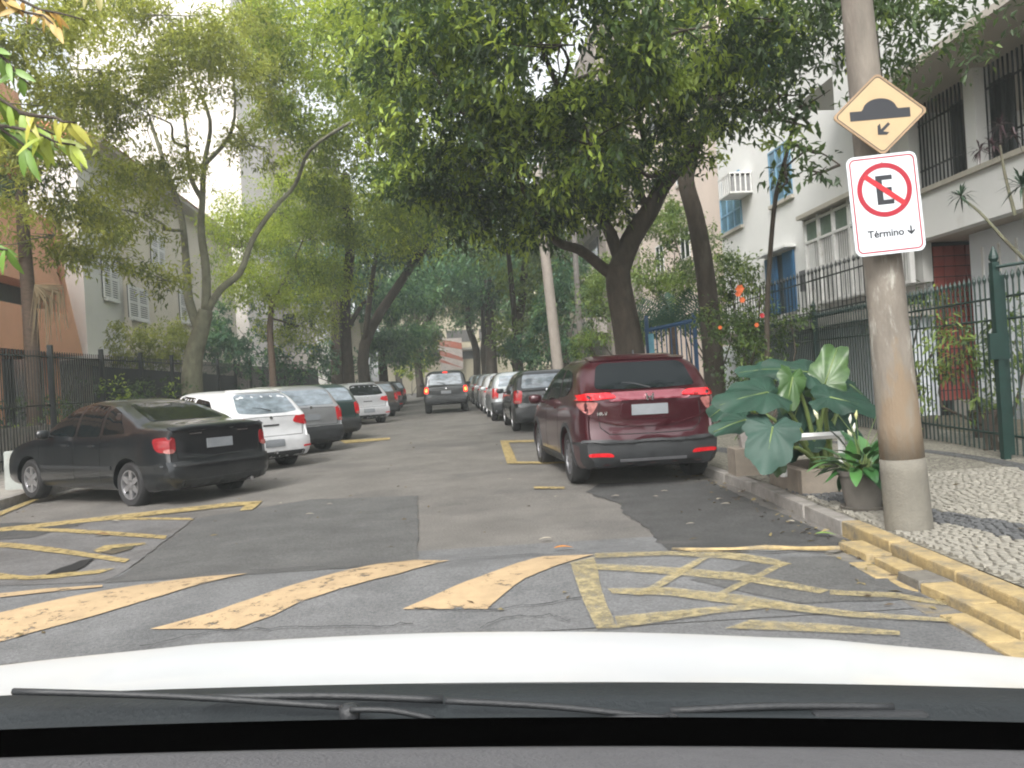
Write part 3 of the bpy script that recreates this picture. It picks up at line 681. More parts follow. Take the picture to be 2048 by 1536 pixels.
def make_hatch(name, label, pcol, kind='hatch', style='five', lit=False, metal=0.3, wpale=False, handles=True):
    """saloon / hatchback / estate / off-roader family; returns the Empty"""
    gl = M['glass']; pm = paint(name+'_paint', pcol, metal)
    if kind == 'sedan':
        L, W, H_ = 4.30, 1.70, 1.43
        top = [(-2.15, 1.02), (-2.08, 1.065), (-1.80, 1.085), (-1.60, 1.10), (-1.30, 1.20), (-.95, 1.33), (-.65, 1.40), (-.2, 1.43), (.25, 1.39), (.5, 1.30), (1.05, .97), (1.3, .92), (1.9, .80), (2.15, .66)]
        belt = [(-2.15, .99), (-1.5, .96), (0, .90), (1.2, .87), (2.15, .63)]; rp = [(.2, .10), (.34, .0), (.58, .0), (.62, .04), (.9, .05), (1.0, .03)]
        rw = [(-.58, 1.12), (-.50, 1.33), (-.42, 1.36), (.42, 1.36), (.50, 1.33), (.58, 1.12)]; wb, wr = 2.60, .30
        sw = [[(-.60, .94), (-.62, 1.34), (-.05, 1.375), (-.02, .93)], [(-1.22, .98), (-.98, 1.24), (-.70, 1.33), (-.67, .95)], [(.05, .93), (.02, 1.37), (.3, 1.33), (.82, .97)]]
    elif kind == 'estate':
        L, W, H_ = 4.15, 1.70, 1.50
        top = [(-2.07, 1.02), (-2.0, 1.10), (-1.86, 1.34), (-1.70, 1.46), (-1.4, 1.49), (-.4, 1.50), (.2, 1.46), (.5, 1.35), (1.05, 1.02), (1.3, .96), (1.85, .82), (2.07, .66)]
        belt = [(-2.07, .98), (0, .93), (1.2, .90), (2.07, .64)]; rp = [(.2, .10), (.34, .0), (.56, .0), (.62, .05), (1.0, .05), (1.2, .08)]
        rw = [(-.62, 1.06), (-.55, 1.38), (.55, 1.38), (.62, 1.06)]; wb, wr = 2.5, .30
        sw = [[(-.60, .98), (-.60, 1.40), (-.05, 1.42), (-.02, .96)], [(-1.5, 1.02), (-1.35, 1.36), (-.68, 1.40), (-.67, .98)], [(.05, .96), (.02, 1.41), (.3, 1.36), (.85, 1.0)]]
    elif kind == 'jeep':
        L, W, H_ = 4.25, 1.80, 1.72
        top = [(-2.12, 1.08), (-2.08, 1.14), (-1.98, 1.60), (-1.85, 1.69), (-1.5, 1.72), (.0, 1.72), (.4, 1.66), (.62, 1.52), (1.0, 1.12), (1.2, 1.06), (1.9, .98), (2.12, .80)]
        belt = [(-2.12, 1.05), (0, 1.05), (1.0, 1.02), (2.12, .78)]; rp = [(.3, .10), (.42, -.02), (.62, -.02), (.66, .05), (1.1, .05), (1.4, .07)]
        rw = [(-.66, 1.16), (-.60, 1.60), (.60, 1.60), (.66, 1.16)]; wb, wr = 2.5, .37
        sw = [[(-.60, 1.12), (-.60, 1.58), (.05, 1.58), (.08, 1.1)], [(-1.7, 1.14), (-1.6, 1.56), (-.68, 1.58), (-.67, 1.12)], [(.14, 1.1), (.12, 1.57), (.35, 1.52), (.8, 1.14)]]
    else:
        L, W, H_ = 3.95, 1.68, 1.47
        top = [(-1.97, .99), (-1.92, 1.05), (-1.80, 1.20), (-1.62, 1.37), (-1.40, 1.44), (-.6, 1.47), (.0, 1.46), (.3, 1.38), (.9, 1.02), (1.15, .96), (1.75, .83), (1.97, .66)]
        belt = [(-1.97, .97), (-1.3, .98), (0, .92), (1.1, .89), (1.97, .64)]; rp = [(.2, .12), (.34, .0), (.56, .0), (.66, .05), (.85, .07), (1.0, .05), (1.2, .10)]
        rw = [(-.60, 1.06), (-.52, 1.35), (-.44, 1.385), (.44, 1.385), (.52, 1.35), (.60, 1.06), (.3, 1.03), (-.3, 1.03)]; wb, wr = 2.48, .295
        sw = [[(-.62, .99), (-.60, 1.36), (-.05, 1.40), (.0, .96)], [(-1.35, 1.10), (-1.15, 1.29), (-.68, 1.35), (-.69, 1.0)], [(.07, .96), (.02, 1.395), (.25, 1.34), (.78, 1.0)]]
    bot = [(-L/2, .28), (-L/2+.4, .21), (L/2-.4, .21), (L/2, .26)]
    if kind == 'jeep': bot = [(-L/2, .44), (-L/2+.4, .34), (L/2-.4, .34), (L/2, .42)]
    sh = Shell(L, W, top, belt, bot, rp, wb, wr, tumble=0.18 if kind == 'jeep' else .33, sq=.34 if kind == 'jeep' else .42, plan_r=.06 if kind == 'jeep' else .11)
    sh.axle = -.02 if kind != 'sedan' else 0.0
    t = thing(name, label, 'car')
    sh.cut_body(pm, t)
    pale = M['glass_sky_pale'] if wpale else gl
    sh.decal('rear_window', rw, pale, t, off=.005)
    for q in sw: sides(sh, 'side_window', q, gl, t)
    sh.decal('windscreen', [(-.60, H_-.42), (-.5, H_-.10), (.5, H_-.10), (.60, H_-.42)], gl, t, view='front')
    for sx in (-1, 1): sh.decal('headlight', [(sx*.45, .72), (sx*.76, .75), (sx*.76, .62), (sx*.5, .60)], M['glass_sky_pale'], t, view='front')
    if kind == 'sedan': tlp = [(.66, .72), (.66, .92), (.815, .92), (.815, .72)]
    elif kind == 'estate': tlp = [(.64, .70), (.60, 1.0), (.78, 1.02), (.81, .70)]
    elif kind == 'jeep': tlp = [(.70, .82), (.70, 1.08), (.87, 1.08), (.87, .82)]
    else: tlp = [(.44, .86), (.50, .96), (.76, .98), (.80, .90), (.78, .80), (.66, .80)]
    for sx in (-1, 1):
        tl = sh.decal('tail_light', [(sx*a, b) for a, b in tlp], M['tail_lit'] if lit else (M['tail_dull'] if kind == 'sedan' else M['tail_red']), t, off=.014, res=.05)
        if lit:
            cx = sum(a for a, b in tlp)/4; cz = sum(b for a, b in tlp)/4
            sh.decal('bulb', [(sx*(cx-.05), cz-.07), (sx*(cx-.05), cz+.07), (sx*(cx+.05), cz+.07), (sx*(cx+.05), cz-.07)], M['tail_hot'], tl, off=.02)
        elif kind in ('sedan', 'estate'):
            sh.decal('reversing_lens', [(sx*tlp[0][0]+sx*.02, .71), (sx*tlp[0][0]+sx*.02, .77), (sx*.78, .77), (sx*.78, .71)], M['tail_clear'], tl, off=.022)
    bz = .60 if kind != 'jeep' else .68; lo = .26 if kind != 'jeep' else .42
    bmat = pm if kind in ('hatch', 'sedan') else M['black_plastic']
    sh.decal('bumper', [(-W/2+.02, bz), (-W/2+.05, lo), (W/2-.05, lo), (W/2-.02, bz)], bmat, t, off=.03, thick=.035)
    sh.decal('bumper_valance', [(-W/2+.2, lo+.10), (-W/2+.26, lo-.02), (W/2-.26, lo-.02), (W/2-.2, lo+.10)], M['black_plastic'], t, off=.036)
    pz = .50 if kind == 'hatch' else (.80 if kind != 'jeep' else .85)
    sh.decal('number_plate', [(-.20, pz-.06), (-.20, pz+.065), (.20, pz+.065), (.20, pz-.06)], M['plate'], t, off=.040 if kind == 'hatch' else .016, smooth=0)
    sh.decal('panel_gap', strip([(-.62, bz+.03), (.62, bz+.03)], .008), M['gap'], t, off=.004, smooth=0)
    for sx in (-1, 1): sh.decal('panel_gap', strip([(sx*.63, bz+.03), (sx*.66, .80)], .007), M['gap'], t, off=.004, smooth=0)
    if kind == 'sedan':
        sh.decal('trunk_lip', strip([(-.72, 1.01), (.72, 1.01)], .03), pm, t, off=.03, thick=.05, smooth=0)
        sh.decal('bumper_moulding', strip([(-.80, .55), (.80, .55)], .03), M['black_plastic'], t, off=.045, smooth=0)
        sh.decal('chrome_strip', strip([(-.46, .945), (-.28, .945)], .014), M['chrome'], t, off=.014, smooth=0)
        sh.decal('chrome_strip', strip([(.28, .945), (.46, .945)], .014), M['chrome'], t, off=.014, smooth=0)
        mb = MB(); mb.lathe([(.028, 0), (.028, .16)], 12, Matrix.Rotation(R(90), 3, 'X'), (.45, -2.02, .26)); mb.build('exhaust_pipe', M['rim'], t)
        sides(sh, 'side_moulding', strip([(-.92, .52), (.92, .50)], .05), M['black_plastic'], t, off=.012, smooth=0)
    else:
        sh.decal('badge', [(-.03, .93), (-.03, .97), (.03, .97), (.03, .93)] if kind == 'hatch' else [(-.035, .98), (-.035, 1.03), (.035, 1.03), (.035, .98)], M['chrome'], t, off=.014)
    if kind == 'hatch':
        for sx in (-1, 1): sh.decal('reflector', [(sx*.60, .40), (sx*.60, .43), (sx*.74, .44), (sx*.74, .41)], M['tail_red'], t, off=.045, smooth=0)
        sh.decal('handle_recess', strip([(-.16, .82), (.16, .82)], .03), M['black_plastic'], t, off=.008, smooth=0)
        sh.decal('spoiler', [(-.50, 1.395), (-.46, 1.44), (.46, 1.44), (.50, 1.395)], pm, t, off=.035, thick=.05)
        MB().tube([(0.02, -1.90, 1.08), (-.15, -1.84, 1.13), (-.30, -1.83, 1.145)], [.011, .008, .005], 6).build('wiper', M['black_plastic'], t)
    if kind == 'jeep':
        sh.decal('brake_lamp', [(-.10, 1.615), (-.10, 1.66), (.10, 1.66), (.10, 1.615)], M['tail_lit'], t, off=.03)
        MB().tube([(.0, -2.13, 1.14), (-.1, -2.06, 1.22), (-.34, -2.05, 1.26)], [.012, .009, .006], 6).build('wiper', M['black_plastic'], t)
    for yy in (-.65, .03, .98 if kind != 'jeep' else .9):
        sides(sh, 'panel_gap', strip([(yy, .32 if abs(yy) < .9 else .62), (yy, .94)], .007), M['gap'], t, off=.002, smooth=0)
    for yy in (-.52, .16):
        sides(sh, 'door_handle', [(yy, .80), (yy, .825), (yy+.16, .825), (yy+.16, .80)], M['black_plastic'], t, off=.02, thick=.02, smooth=0)
    mirrors(t, sh, pm, .58 if kind != 'sedan' else .62, .98 if kind != 'jeep' else 1.16, W/2)
    add_wheels(t, sh, style, .19 if kind != 'jeep' else .24)
    return t
def children_of():
    CH_MAP.clear()
    for o in bpy.data.objects:
        if o.parent: CH_MAP.setdefault(o.parent.name, []).append(o)
def place(o, x, y, deg, label=None, group=None, z=None):
    zz = H(x, y) if z is None else z
    o.location = (x, y, zz); o.rotation_euler = (0.0155 if y > 12 else 0, 0, R(deg)); 
    if label: o['label'] = label
    if group: o['group'] = group
    return o
hrv = make_hrv(); hrv['group'] = 'cars parked along the right kerb'
place(hrv, 1.37, 11.80, 6.4)
hrv.rotation_euler = (0.0, R(.5), R(6.4)); hrv.location.z -= .02
GL = 'cars parked at an angle on the left'; GR = 'cars parked along the right kerb'
black = make_hatch('parked_sedan', 'old black saloon with silver wheels and long sloping rear window, nearest at left', (0.005, 0.007, 0.009), 'sedan', 'six', metal=.0)
place(black, -5.74, 12.3, 56, group=GL)
white = make_hatch('parked_hatchback', 'white hatchback with wraparound tail lights between the black saloon and the silver car', (0.62, 0.63, 0.64), 'hatch', 'five', metal=0.0, wpale=True)
place(white, -5.75, 15.75, 50, group=GL)
silver = make_hatch('parked_hatchback', 'silver grey hatchback mostly hidden behind the white hatchback', (0.30, 0.31, 0.32), 'estate', 'five', metal=.5, wpale=True)
place(silver, -5.75, 18.9, 46, group=GL)
green = make_hatch('parked_estate', 'dark green estate car with pale reflections in its rear window, beyond the silver grey car', (0.02, 0.045, 0.042), 'estate', 'five', metal=.3, wpale=True)
place(green, -5.88, 22.2, 42, group=GL)
silver2 = make_hatch('parked_hatchback', 'bright silver hatchback with red pointed tail lights standing past the gap on the left', (0.50, 0.51, 0.53), 'hatch', 'five', metal=.4)
place(silver2, -6.0, 29.8, 33, group=GL)
jeep = make_hatch('moving_jeep', 'dark boxy off-roader driving ahead with its brake lights lit', (0.007, 0.010, 0.012), 'jeep', 'five', lit=True, metal=.2, wpale=True)
place(jeep, -2.84, 35.2, 4.9)
black2 = make_hatch('parked_estate', 'black rounded hatchback with tall red tail lights parked directly ahead of the red SUV', (0.007, 0.009, 0.010), 'estate', 'five', metal=.0, wpale=True)
place(black2, .66, 21.9, 4.9, group=GR)
children_of()
def cp(src, x, y, deg, label, group, col=None, name=None):
    c = copy_tree(src); c['label'] = label; c.name = name or c.name
    if col:
        pm = paint('paint_'+str(int(y*10)), col, .3)
        for ch in c.children_recursive:
            if ch.type == 'MESH' and len(ch.data.materials) and 'paint' in ch.data.materials[0].name:
                ch.data = ch.data.copy(); ch.data.materials[0] = pm
    return place(c, x, y, deg, label, group)
bpy.context.view_layer.update()
cp(green, -6.3, 34.6, 30, 'brown hatchback parked just beyond the bright silver hatchback', GL, (0.09, 0.07, 0.055))
cp(silver2, -6.7, 39.5, 28, 'dark grey hatchback, second one past the silver hatchback on the left', GL, (0.05, 0.055, 0.06))
cp(black, -7.3, 45.0, 26, 'distant dark saloon in the left row, far beyond the brown car', GL, (0.03, 0.033, 0.036))
cp(green, -7.9, 51.0, 24, 'farthest dark estate at the end of the left row of cars', GL, (0.04, 0.045, 0.05))
def rx(y): return kerbx(y)-0.95
cp(black2, rx(27.0), 27.0, 4.9, 'pale silver estate showing its roof over the black hatchback at right', GR, (0.42, 0.45, 0.46))
cp(white, rx(32.0), 32.0, 4.9, 'white hatchback third in line ahead of the red SUV', GR, (0.55, 0.56, 0.57))
cp(white, rx(37.2), 37.2, 4.9, 'light grey hatchback fourth in line ahead of the red SUV', GR, (0.40, 0.42, 0.43))
cp(black2, rx(43.0), 43.0, 4.9, 'dark green estate far down the right kerb', GR, (0.05, 0.07, 0.06))
cp(silver2, rx(49.0), 49.0, 4.9, 'small pale hatchback, last car visible before the crossing street at right', GR, (0.30, 0.34, 0.34))
# ------------------------------------------------------------------ buildings (street frame: t to the right of the kerb, s along it)
def ON(px, py, t):
    r = ray(px, py); inv = STREET.inverted(); o = inv @ Vector((0, 0, CH)); d = inv.to_3x3() @ r
    k = (t-o.x)/d.x; q = o+d*k; return q.y, q.z
def frame_thing(name, label, cat): return thing(name, label, cat, (KX, KY, 0), SROT)
M['wall_white'] = mat('white_render', (0.66, 0.66, 0.64), 0.85, var=0.05, scale=1.2, bump=0.15, bscale=40, col2=(0.52, 0.51, 0.48), c2amt=0.35)
M['wall_white2'] = mat('white_panel', (0.60, 0.63, 0.66), 0.8, var=0.05, scale=2)
M['soffit'] = mat('shaded_soffit', (0.42, 0.38, 0.33), 0.85, var=0.06, scale=2)  # beige puts the shade of the underside into the colour
M['sill'] = mat('stone_sill', (0.40, 0.37, 0.31), 0.8, var=0.1, scale=6)
M['blue_shutter'] = mat('blue_paint', (0.03, 0.11, 0.22), 0.5, var=0.12, scale=6)
M['blue_pane'] = mat('blue_grey_glass', (0.10, 0.20, 0.28), 0.15, var=0.3, scale=2, coat=.5)
M['dark_green'] = mat('dark_green_iron', (0.006, 0.026, 0.021), 0.5, var=0.2, scale=10)
M['iron'] = mat('black_iron', (0.012, 0.016, 0.016), 0.5, var=0.2, scale=10)
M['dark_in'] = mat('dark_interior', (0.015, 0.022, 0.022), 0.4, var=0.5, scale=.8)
M['tile_red'] = mat('maroon_tile', (0.22, 0.05, 0.04), 0.5, var=0.2, scale=3)
M['peach'] = mat('peach_render', (0.76, 0.40, 0.25), 0.85, var=0.06, scale=1, col2=(0.55, 0.28, 0.17), c2amt=.2)
M['cream'] = mat('cream_render', (0.62, 0.57, 0.47), 0.85, var=0.06, scale=.8, col2=(0.40, 0.37, 0.31), c2amt=.3)
M['greywall'] = mat('pale_grey_render', (0.64, 0.63, 0.60), 0.85, var=0.06, scale=.8)
M['roof_tile'] = mat('roof_tile', (0.42, 0.14, 0.07), 0.8, var=0.2, scale=6)
M['pinkwall'] = mat('pale_pink_render', (0.62, 0.52, 0.45), 0.85, var=0.05, scale=.6)
M['white_metal'] = mat('white_metal', (0.62, 0.62, 0.60), 0.5, var=0.08, scale=6, col2=(0.4, 0.38, 0.34), c2amt=.2)
def tbox(t0, t1, s0, s1, z0, z1, mb=None):
    mb = mb or MB(); return mb.box(((t0+t1)/2, (s0+s1)/2, (z0+z1)/2), (abs(t1-t0), abs(s1-s0), abs(z1-z0)))
hs_ = frame_thing('apartment_house', 'white modernist house with overhanging upper floor, dark barred openings and blue windows, at right', 'building')
TF = 6.05
# right block: floors overhanging
z_sp0 = ON(2040, 418, TF)[1]; z_sp1 = ON(2040, 309, TF)[1]; z_so = 6.25
sE = ON(1822, 300, TF)[0]+0.45      # far end of the overhanging block
tbox(TF, TF+.25, -9, sE, z_sp0, z_sp1).build('wall', M['wall_white'], hs_)
tbox(TF-.07, TF+.32, -9, sE+.05, z_sp1, z_sp1+.09).build('sill', M['sill'], hs_)
tbox(TF+.26, 9.1, -9, sE, z_sp0+.003, z_sp0+.25).build('soffit', M['soffit'], hs_)
sp = [ON(1930, 290, TF)[0], ON(1952, 290, TF)[0]]
op = [(sE-.35, sp[0]), (sp[1], sp[1]-3.4), (sp[1]-3.75, sp[1]-7.2)]
for i in range(2): tbox(TF+.02, TF+.30, op[i][1], op[i+1][0], z_sp1+.09, z_so).build('pier', M['wall_white'], hs_)
tbox(TF+.02, TF+.30, sE-.35, sE, z_sp1+.09, z_so).build('pier', M['wall_white'], hs_)
tbox(TF+.02, TF+.30, -9, op[2][1], z_sp1+.09, z_so).build('wall', M['wall_white'], hs_)
for a, b in op:
    w_ = tbox(TF+.9, TF+.95, b, a, z_sp1+.05, z_so).build('window', M['dark_in'], hs_)
    g = tbox(TF+.22, TF+.25, b, a, z_sp1+.5, z_sp1+.53); k = b+.05
    tbox(TF+.22, TF+.25, b, a, z_so-.4, z_so-.37, g)
    while k < a: tbox(TF+.215, TF+.24, k, k+.022, z_sp1+.09, z_so, g); k += .115
    g.build('grille', M['iron'], hs_)
tbox(4.95, 9.1, -9, sE+.3, z_so, z_so+.12).build('soffit', M['soffit'], hs_)
tbox(4.95, 5.15, -9, sE+.3, z_so+.12, z_so+1.25).build('parapet', M['wall_white'], hs_)
tbox(6.3, 9.1, -9, sE, z_so+1.26, 12.5).build('wall', M['wall_white'], hs_)
# ground floor behind
TB = 8.95
sb0, sb1 = ON(1945, 620, TB)[0], ON(1800, 600, TB)[0]
sbf = ON(1947, 620, 6.75)[0]; tbox(6.75, TB+.2, -9, sbf, .1, z_sp0-.003).build('wall', M['wall_white2'], hs_)
mb = MB()
k = sbf-.4
while k > -4: tbox(6.72, 6.747, k, k+.05, .35, z_sp0-.3, mb); k -= .45
mb.build('panel_ribs', M['white_metal'], hs_)
TL = 6.45; sB = sE-.2
back = tbox(TL+.021, 9.6, sB-.03, sB-.003, .1, z_sp0-.004).build('tiled_wall', M['gap'], hs_)
tl = None; zz = .5
while zz < z_sp0-.2:
    t_ = TL+.03
    while t_ < 9.4:
        if tl is None: tl = MB().box((0, 0, 0), (.205, .03, .185)).build('tile', M['tile_red'], back); q = tl
        else: q = inst('tile', tl, back)
        q.location = (t_+.11, sB-.045, zz+.1); t_ += .222
    zz += .203
tbox(TB-2.2, TB, -9, 13, .1, .5).build('plinth', M['concrete'], hs_)
# left block, flush facade
TL = 6.45; sL0 = sE+.02; sL1 = ON(1440, 420, TL)[0]
topz = 12.5
def wpos(pl, pr, pym, pyt, pyb, t):
    pm = (pl+pr)/2; s0 = ON(pr, pym, t)[0]; s1 = ON(pl, pym, t)[0]; z0 = ON(pm, pyb, t)[1]; z1 = ON(pm, pyt, t)[1]; return s0, s1, z0, z1
tbox(TL, 12, sL0, sL1, 2.65, topz).build('wall', M['wall_white'], hs_)
tbox(TL-.45, 12, sL0, sL1, .1, 2.18).build('wall', M['wall_white2'], hs_)
tbox(TL+.02, 12, sE-.2, sL0-.02, .1, z_sp0).build('wall', M['wall_white2'], hs_)
def window(nm, s0, s1, z0, z1, t, fm, pm_, nv=2, nh=1, parent=hs_, deep=.05):
    f = MB(); W_ = .05
    tbox(t-deep, t-.004, s0, s1, z0, z0+W_, f); tbox(t-deep, t-.004, s0, s1, z1-W_, z1, f)
    for k in range(nv+1):
        c = s0+(s1-s0)*k/nv; c = min(max(c, s0+W_/2), s1-W_/2); tbox(t-deep+.004, t-.006, c-W_/2, c+W_/2, z0+.01, z1-.01, f)
    for k in range(1, nh+1):
        c = z0+(z1-z0)*k/(nh+1); tbox(t-deep+.008, t-.008, s0+.01, s1-.01, c-W_/2, c+W_/2, f)
    w = f.build(nm, fm, parent)
    tbox(t-.02, t-.012, s0+.03, s1-.03, z0+.03, z1-.03).build('pane', pm_, w)
    tbox(t-.10, t-.003, s0-.06, s1+.06, z0-.10, z0-.004).build('sill', M['sill'], w)
    return w
bl = mat('pale_blue_frame', (0.16, 0.30, 0.42), .5)
a = wpos(1441, 1483, 400, 352, 462, TL); window('window', *a, TL, bl, M['blue_pane'], 3, 2)
a = wpos(1540, 1584, 345, 290, 402, TL); window('window', *a, TL, bl, M['blue_pane'], 3, 2)
# blue louvred doors behind the balcony
a = wpos(1536, 1594, 570, 508, 628, TL); sm = (a[0]+a[1])/2
tbox(TL-.01, TL+.02, a[0]+.12, a[1]-.1, a[2], a[3]).build('doorway', M['dark_in'], hs_)
for q0, q1 in ((a[0], a[0]+(a[1]-a[0])*.36), (a[1]-(a[1]-a[0])*.42, a[1])):
    sh_ = tbox(TL-.07, TL-.02, q0, q1, a[2], a[3]).build('shutter', M['blue_shutter'], hs_)
    lv = MB(); z = a[2]+.1
    while z < a[3]-.1: lv.box((TL-.078, (q0+q1)/2, z), (.02, (q1-q0)-.16, .035)); z += .065
    lv.build('louvres', M['blue_shutter'], sh_)
tbox(TL-.32, TL-.004, a[0]-.1, a[1]+.05, a[3]+.06, a[3]+.12).build('canopy', M['white_metal'], hs_)
# bay window, two faces
b = wpos(1624, 1672, 500, 440, 600, TL-.25)
bs0, bs1, bz0, bz1 = b[0], b[1], b[2]-.1, ON(1648, 428, TL-.25)[1]
tbox(TL-.62, TL-.002, sL0-.3, bs1, bz1, bz1+.10).build('bay_roof', M['sill'], hs_)
tbox(TL-.20, TL-.003, sL0-.3, bs1, bz0, bz1).build('bay_core', mat('curtain', (0.40, 0.40, 0.38), .9, var=.12, scale=3, stretch=(1, 9, .2)), hs_)
sm = (bs0+bs1)/2
f = MB()
for c in np.linspace(sL0-.25, bs1-.04, 7): tbox(TL-.46, TL-.36, c-.045, c+.045, bz0, bz1-.003, f)
for z in (bz0, bz0+.85, bz1-.62, bz1-.12): tbox(TL-.455, TL-.37, sL0-.28, bs1, z, z+.06, f)
f.build('bay_frame', M['white_metal'], hs_)
g = MB(); c = sL0-.2
while c < bs1: tbox(TL-.43, TL-.415, c, c+.015, bz0+.06, bz1-.62, g); c += .10
g.build('bay_bars', M['white_metal'], hs_)
tbox(TL-.40, TL-.392, sL0-.26, bs1-.03, bz1-.56, bz1-.12).build('pane', mat('green_pane', (0.12, 0.16, 0.13), .15), hs_)
# balcony slab with iron railing and post box
zs = ON(1700, 622, TL-1.0)[1]-.05
tbox(TL-1.25, TL-.003, sL0-.3, sL1-2.0, zs-.22, zs).build('balcony_slab', M['concrete'], hs_)
rl = MB(); c = sL0-.25; tt = TL-1.18
for z in (zs+.14, zs+.86): tbox(tt-.015, tt+.015, sL0-.28, sL1-2.1, z, z+.03, rl)
while c < sL1-2.1:
    rl.tube([(tt, c, zs), (tt, c, zs+1.02)], .012, 5); rl.tube([(tt, c, zs+1.02), (tt, c, zs+1.07), (tt, c, zs+1.16)], [.014, .034, .003], 6); c += .19
rl.build('balcony_railing', M['iron'], hs_)
q = ON(1606, 560, TL-.2); tbox(TL-.20, TL-.004, q[0]-.22, q[0]+.22, q[1]-.28, q[1]+.25).build('meter_box', mat('grey_box', (0.11, .11, .12), .6), hs_)
# round-cornered upper balcony
q = ON(1650, 165, TL-1.4)
pl = [(TL-.01, sL0-.5)]+[(TL-1.5+.5-.5*math.cos(x), sL0+1.9+.5*math.sin(x)) for x in np.linspace(0, R(90), 7)]+[(TL-.01, sL0+2.4)]
pl = [(TL-.01, sL0-.5), (TL-1.5, sL0-.5)]+pl[1:]
zb = 7.15
MB().prism(pl, zb, zb+.9).build('balcony', M['wall_white'], hs_)
for zf in (9.9,): window('window', ON(1545, 120, TL)[0]-.6, ON(1545, 120, TL)[0]+.6, zf-.6, zf+.6, TL, bl, M['blue_pane'], 3, 2)
# air conditioner in a white cage
s_, z_ = ON(1474, 372, TL-.3)
ac = thing('air_conditioner', 'air conditioner in a white barred cage on the white wall above the far blue window', 'air conditioner', (KX, KY, 0), SROT)
tbox(TL-.62, TL-.02, s_-.42, s_+.42, z_-.26, z_+.22).build('cabinet', mat('ac_grey', (.22, .22, .22), .6), ac)
g = MB()
for z in (z_-.32, z_+.27): tbox(TL-.72, TL-.004, s_-.5, s_+.5, z, z+.05, g)
for k in range(7): c = s_-.48+.96*k/6; tbox(TL-.72, TL-.69, c-.02, c+.02, z_-.27, z_+.27, g)
for k in range(5): c = TL-.70+.65*k/4; tbox(c-.02, c+.02, s_-.5, s_-.47, z_-.27, z_+.27, g); tbox(c-.02, c+.02, s_+.47, s_+.5, z_-.27, z_+.27, g)
g.build('cage', M['white_metal'], ac)

# further buildings on the right
pk = frame_thing('apartment_block', 'pale pink plain apartment block behind the bushes, beyond the white house', 'building')
tbox(7.3, 18, sL1+1.6, 33, .1, 19).build('wall', M['pinkwall'], pk)
for z in (6.2, 9.4, 12.6):
    for s_ in (24.5, 28.5): window('window', s_, s_+1.3, z, z+1.3, 7.3, M['white_metal'], M['glass'], 2, 0, pk)
gb = frame_thing('apartment_block', 'brown grey block with stepped balconies far beyond the forked tree', 'building')
tbox(6.2, 18, 36, 62, .1, 21).build('wall', mat('brown_grey', (.22, .19, .165), .8, var=.1, scale=.7), gb)
for z in (4, 7, 10, 13, 16):
    b_ = tbox(4.9, 6.19, 37, 60, z, z+.9).build('balcony', mat('balcony_grey', (.33, .30, .27), .8), gb)
    for k in range(5): tbox(6.12, 6.18, 38+4.4*k, 40.6+4.4*k, z+.95, z+2.6).build('window', M['glass'], gb)
# left side buildings
TP = -17.4
pe = frame_thing('apartment_building', 'peach rendered building with dark recessed window bands and slanting end, far left', 'building')
sp0, sp1 = -6, ON(160, 600, TP)[0]
def slant(z0, z1, s0, s1a, s1b, t0, t1, nm, m):   # block whose far end leans
    v = [(t0, s0, z0), (t1, s0, z0), (t1, s1a, z0), (t0, s1a, z0), (t0, s0, z1), (t1, s0, z1), (t1, s1b, z1), (t0, s1b, z1)]
    MB().add(v, [(0, 1, 2, 3), (4, 7, 6, 5), (0, 4, 5, 1), (1, 5, 6, 2), (2, 6, 7, 3), (3, 7, 4, 0)]).build(nm, m, pe)
zb0 = ON(150, 710, TP)[1]; zb1 = ON(150, 632, TP)[1]; zb2 = ON(120, 585, TP)[1]; zb3 = ON(110, 440, TP)[1]
e = lambda z: sp1-(z-zb0)*.42
slant(zb0, zb1, sp0, e(zb0), e(zb1), TP, TP-6, 'balcony', M['peach'])
slant(zb1, zb2+.1, sp0, e(zb1)-.6, e(zb2)-.6, TP-.9, TP-6, 'window_band', M['dark_in'])
slant(zb1, zb3, e(zb1)-.55, e(zb1), e(zb3), TP-.003, TP-6.01, 'end_wall', M['peach'])
slant(zb2+.1, zb3, sp0, e(zb2)-.56, e(zb3)-.56, TP-.006, TP-6.02, 'wall', M['peach'])
slant(zb3, zb3+1.2, sp0, e(zb3)-.5, e(zb3)-.9, TP-.8, TP-6.02, 'window_band', M['dark_in'])
slant(zb3+1.2, zb3+4, sp0, e(zb3)-.5, e(zb3)-1.9, TP-.009, TP-6.02, 'wall', M['peach'])
slant(.1, zb0-.01, sp0, sp1-.3, sp1-.3, TP-2.5, TP-6.02, 'ground_floor', M['dark_in'])
for k in range(6): tbox(TP-.5, TP-.9, sp1-1-k*4.2, sp1-1.4-k*4.2, .1, zb0-.005).build('column', M['peach'], pe)
wh = frame_thing('cream_house', 'cream rendered house with white louvred shutters and tiled roof behind the left fence', 'building')
s0 = sp1+.7; s1 = ON(470, 600, -17.2)[0]; sk = ON(262, 620, -17.2)[0]
tbox(-17.5, -26, s0, sk, 3.6, 12.2).build('wall', M['greywall'], wh)
tbox(-17.2, -26, sk+.003, s1, .1, 12.2).build('wall', M['cream'], wh)
tbox(-19.5, -26, s0, sk, .1, 3.6).build('wall', M['greywall'], wh)
tbox(-16.6, -19.4, s0-.2, sk-.4, 3.45, 3.6).build('canopy', M['greywall'], wh)
for k in range(4): tbox(-16.8, -17.0, s0+.4+k*1.9, s0+.6+k*1.9, .1, 3.45).build('column', M['greywall'], wh)
tbox(-16.4, -26.5, s0-.3, s1+.4, 12.2, 12.4).build('eaves', M['soffit'], wh)
